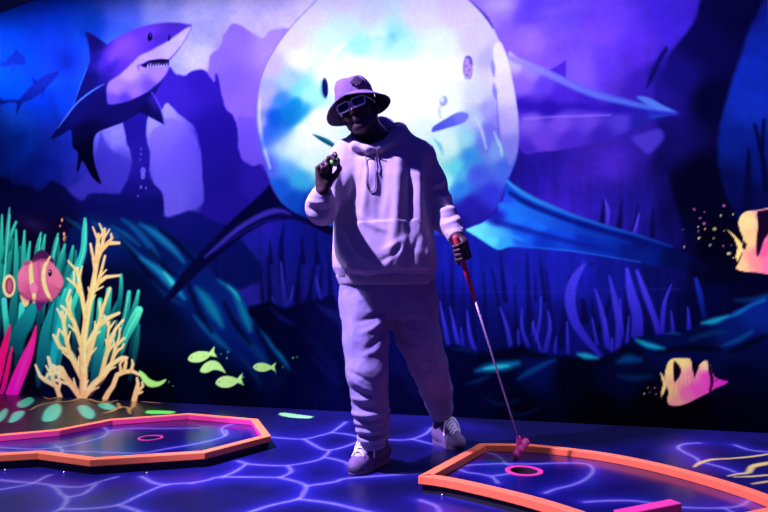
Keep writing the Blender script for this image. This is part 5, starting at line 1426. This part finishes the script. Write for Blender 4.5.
# ================= bucket hat
crown = [(.0985, .050), (.0975, .066), (.095, .084), (.091, .106), (.085, .128), (.077, .141), (.062, .147), (.035, .149), (.001, .149)]
V, Fc = lathe(crown, 48)
V[:, 1] *= 1.14
V += .0035 * np.c_[np.cos(V[:, 2] * 60), np.sin(V[:, 0] * 55), np.sin(V[:, 0] * 40 + V[:, 1] * 33)]
HS = .945
hat_pt = lambda x, y, z: hd(x * HS - .002, y * HS, .05 + (z - .05) * .96)
hat = link('bucket_hat', mesh_py('bucket_hat', [hat_pt(*a) for a in V], Fc), M_HAT, man)
hat['label'] = 'mauve bucket hat with a dark patch'
def brim_surf(seg=64, n=7, thick=0.0):
    V = []
    for i in range(n):
        t = i / (n - 1)
        for k in range(seg):
            a = 2 * math.pi * k / seg
            side = abs(math.cos(a)); front = max(0, -math.sin(a))
            r = .0980 + t * (.050 + .012 * side)
            z = .054 - t * (.034 + .022 * side - .006 * front) + .004 * math.sin(3 * a + .7) * t - thick
            V.append((r * math.cos(a), r * math.sin(a) * (1.12 - .06 * t), z))
    return V
seg, nrow = 64, 7
Vt = brim_surf(); Vb = brim_surf(thick=.004)
Fc = []
for i in range(nrow - 1):
    for k in range(seg):
        k2 = (k + 1) % seg
        Fc.append((i * seg + k, i * seg + k2, (i + 1) * seg + k2, (i + 1) * seg + k))
me = mesh_py('brim', [hat_pt(*a) for a in Vt] , Fc)
brim = link('brim', me, M_HAT, hat)
me2 = mesh_py('brim_underside', [hat_pt(*a) for a in Vb], [f[::-1] for f in Fc])
underbrim = link('brim_underside', me2, M_HATSHADE, hat); underbrim['label'] = 'dark underside of the hat brim'
tube('brim_edge', [hat_pt(a[0], a[1], a[2] - .002) for a in Vt[-seg:]] + [hat_pt(*Vt[-seg])], .0028, M_HAT, hat, 8)
# dark patch on the crown front, slightly proud of the cloth
PV = []
for i in range(9):
    for k in range(9):
        a = math.radians(-90 + 17 + 20 + (k - 4) * 5.0); z = .098 + (i - 4) * .0070
        wv = 1 + .25 * math.sin(i * 2.1 + k * 1.7)
        rr = np.interp(z, [c[1] for c in crown], [c[0] for c in crown]) + .0065
        PV.append(hat_pt(rr * math.cos(a), rr * math.sin(a) * 1.14, z))
PF = []
for i in range(8):
    for k in range(8):
        if (i - 3.5) ** 2 / 16 + (k - 3.5) ** 2 / 14 < 1.0 - .35 * ((i * 7 + k * 3) % 5 == 0):
            PF.append((i * 9 + k, i * 9 + k + 1, i * 9 + k + 10, i * 9 + k + 9))
pt = link('patch', mesh_py('patch', PV, PF), M_HATDARK, hat)
sm = pt.modifiers.new('thick', 'SOLIDIFY'); sm.thickness = .003

# ================= glasses
def rounded_rect(cx, w, h, r, skew, n=5):
    pts = []
    for sx, sz, a0 in ((1, 1, 0), (-1, 1, 90), (-1, -1, 180), (1, -1, 270)):
        for i in range(n):
            a = math.radians(a0 + 90 * i / (n - 1))
            pts.append((cx + sx * (w / 2 - r) + r * math.cos(a), sz * (h / 2 - r) + r * math.sin(a)))
    return [(x * (1 + skew * z), z) for x, z in pts]
GY = -.117
gl = None
def gpt(x, z, y=0.0):
    return hd(x, GY + y + 2.2 * x * x, z - .006)
frames = []
for sx in (-1, 1):
    rr = rounded_rect(.0365 * sx, .060, .041, .012, 1.2)
    lp = [gpt(x, z) for x, z in rr]
    fr_ = tube('frame_rim', lp + [lp[0], lp[1]], .0040, M_GLASS, None, 8)
    frames.append(fr_)
    # lens
    inner = [gpt(.0365 * sx + (x - .0365 * sx) * .97, z * .97) for x, z in rr]
    me = mesh_py('lens', inner + [q + HMn @ A_([0, .002, 0]) for q in inner], [tuple(range(len(inner))), tuple(range(len(inner), 2 * len(inner)))[::-1]] + [(i, (i + 1) % len(inner), len(inner) + (i + 1) % len(inner), len(inner) + i) for i in range(len(inner))])
    frames.append(link('lens', me, M_LENS, None, False))
br = tube('glasses', [gpt(-.009, .008), gpt(-.004, .012), gpt(.004, .012), gpt(.009, .008)], .0042, M_GLASS, man, 8, 3)
br['label'] = 'white framed dark glasses'
for o in frames: o.parent = br
for sx in (-1, 1):
    tube('temple', [gpt(.068 * sx, .012), gpt(.074 * sx, .013, .012), hd(.082 * sx, -.04, .006), hd(.084 * sx, .015, .004), hd(.080 * sx, .03, -.01)], .0030, M_GLASS, br, 8, 2)

# ================= things he holds
bV, bF = lathe([(max(.0005, .0214 * math.sin(math.pi * i / 20)), -.0214 * math.cos(math.pi * i / 20)) for i in range(21)], 32)
bl = link('golf_ball', mesh_py('golf_ball', bV + ball_c, bF), M_BALL)
tag(bl, 'bright green golf ball pinched in the raised hand', 'golf ball')
put = empty('putter', (ph[0], ph[1], Z0), 'putter with red grip and magenta head held down to the right hand course', 'putter')
gl_ = .30
tube('grip', [pg_top - pax * .012, pg_top, pg_top + pax * .05, pg_top + pax * .15, pg_top + pax * gl_], [.009, .0135, .0130, .0115, .0075], M_GRIP, put, 16)['label'] = 'red rubber grip'
tube('shaft', [pg_top + pax * gl_ * .96, pg_top + pax * plen], [.0052, .0045], M_SHAFT, put, 12)['label'] = 'thin pale metal shaft'
hb = PZ(516, 458.2, Z0 + .003); he = P(525.5, 442, hb[1] + .05)
hb = hb + [0, 0, .0165]
hc = (hb + he) / 2
K = Field(hc - .13, hc + .13, .0035)
K.cone(hb, he, .0185, .0200, .006)
K.cone(P(518.5, 438, hc[1]), P(520, 449, hc[1]), .0125, .016, .008)
K.cone(hc, hc + [-.006, -.024, -.004], .016, .013, .008)
hv, hq = K.mesh(); hv = relax(hv, hq, 1, .4)
hv[:, 2] = np.maximum(hv[:, 2], Z0 + .002)
link('head', mesh_arrays('head', hv, hq), M_PUTTER, put)['label'] = 'magenta putter head'
tube('hosel', [P(520, 446, hc[1]), P(518, 437, hc[1])], [.0125, .0095], M_PUTTER, put, 12)
# ================================================================== light: black-light wall flood, a purple spot, and unseen fills added to brighten
def spot(name, loc, aim, power, col, size, blend, rad=0.15):
    l = bpy.data.lights.new(name, 'SPOT'); l.energy = power; l.color = col
    l.spot_size = math.radians(size); l.spot_blend = blend; l.shadow_soft_size = rad
    o = bpy.data.objects.new(name, l); COL.objects.link(o); o.location = loc
    o.rotation_euler = (Vector(aim) - Vector(loc)).to_track_quat('-Z', 'Y').to_euler()
    return o


def area(name, loc, aim, power, col, sx, sy, spread=180):
    l = bpy.data.lights.new(name, 'AREA'); l.shape = 'RECTANGLE'; l.size = sx; l.size_y = sy; l.spread = math.radians(spread)
    l.energy = power; l.color = col
    o = bpy.data.objects.new(name, l); COL.objects.link(o); o.location = loc
    o.rotation_euler = (Vector(aim) - Vector(loc)).to_track_quat('-Z', 'Y').to_euler()
    return o


spot('purple_spot', (-2.3, 1.62, 4.1), (0.1, 2.95, 0.85), 3600, (0.51, 0.32, 1.0), 42, 0.5, 0.05)
area('wall_flood', wall_pt(WLEN * .40, 3.42, 1.0), wall_pt(WLEN * .40, 2.2), 290, (0.62, 0.56, 1.0), 7.0, 0.3, 92)
spot('left_fill', (-2.7, 0.7, 3.3), (-2.5, 4.75, 0.4), 900, (0.72, 0.58, 1.0), 46, 0.8, 0.3)  # unseen fill added to brighten the lower left of the mural
spot('right_fill', (2.6, 0.5, 3.1), (1.75, 3.75, 0.6), 600, (0.72, 0.58, 1.0), 40, 0.8, 0.3)  # unseen fill added to brighten the right of the mural
spot('floor_fill', (-2.2, 2.2, 3.4), (-1.7, 2.6, 0.0), 1300, (0.62, 0.48, 1.0), 74, 0.8, 0.3)  # unseen fill added over the left floor, which was too dim
spot('floor_fill', (2.3, 2.3, 3.4), (2.0, 2.8, 0.0), 260, (0.62, 0.48, 1.0), 66, 0.8, 0.3)  # weaker unseen fill added over the right floor
w = bpy.data.worlds.new('world'); SC.world = w; w.use_nodes = True
w.node_tree.nodes['Background'].inputs['Color'].default_value = (0.035, 0.02, 0.42, 1)
w.node_tree.nodes['Background'].inputs['Strength'].default_value = 0.58
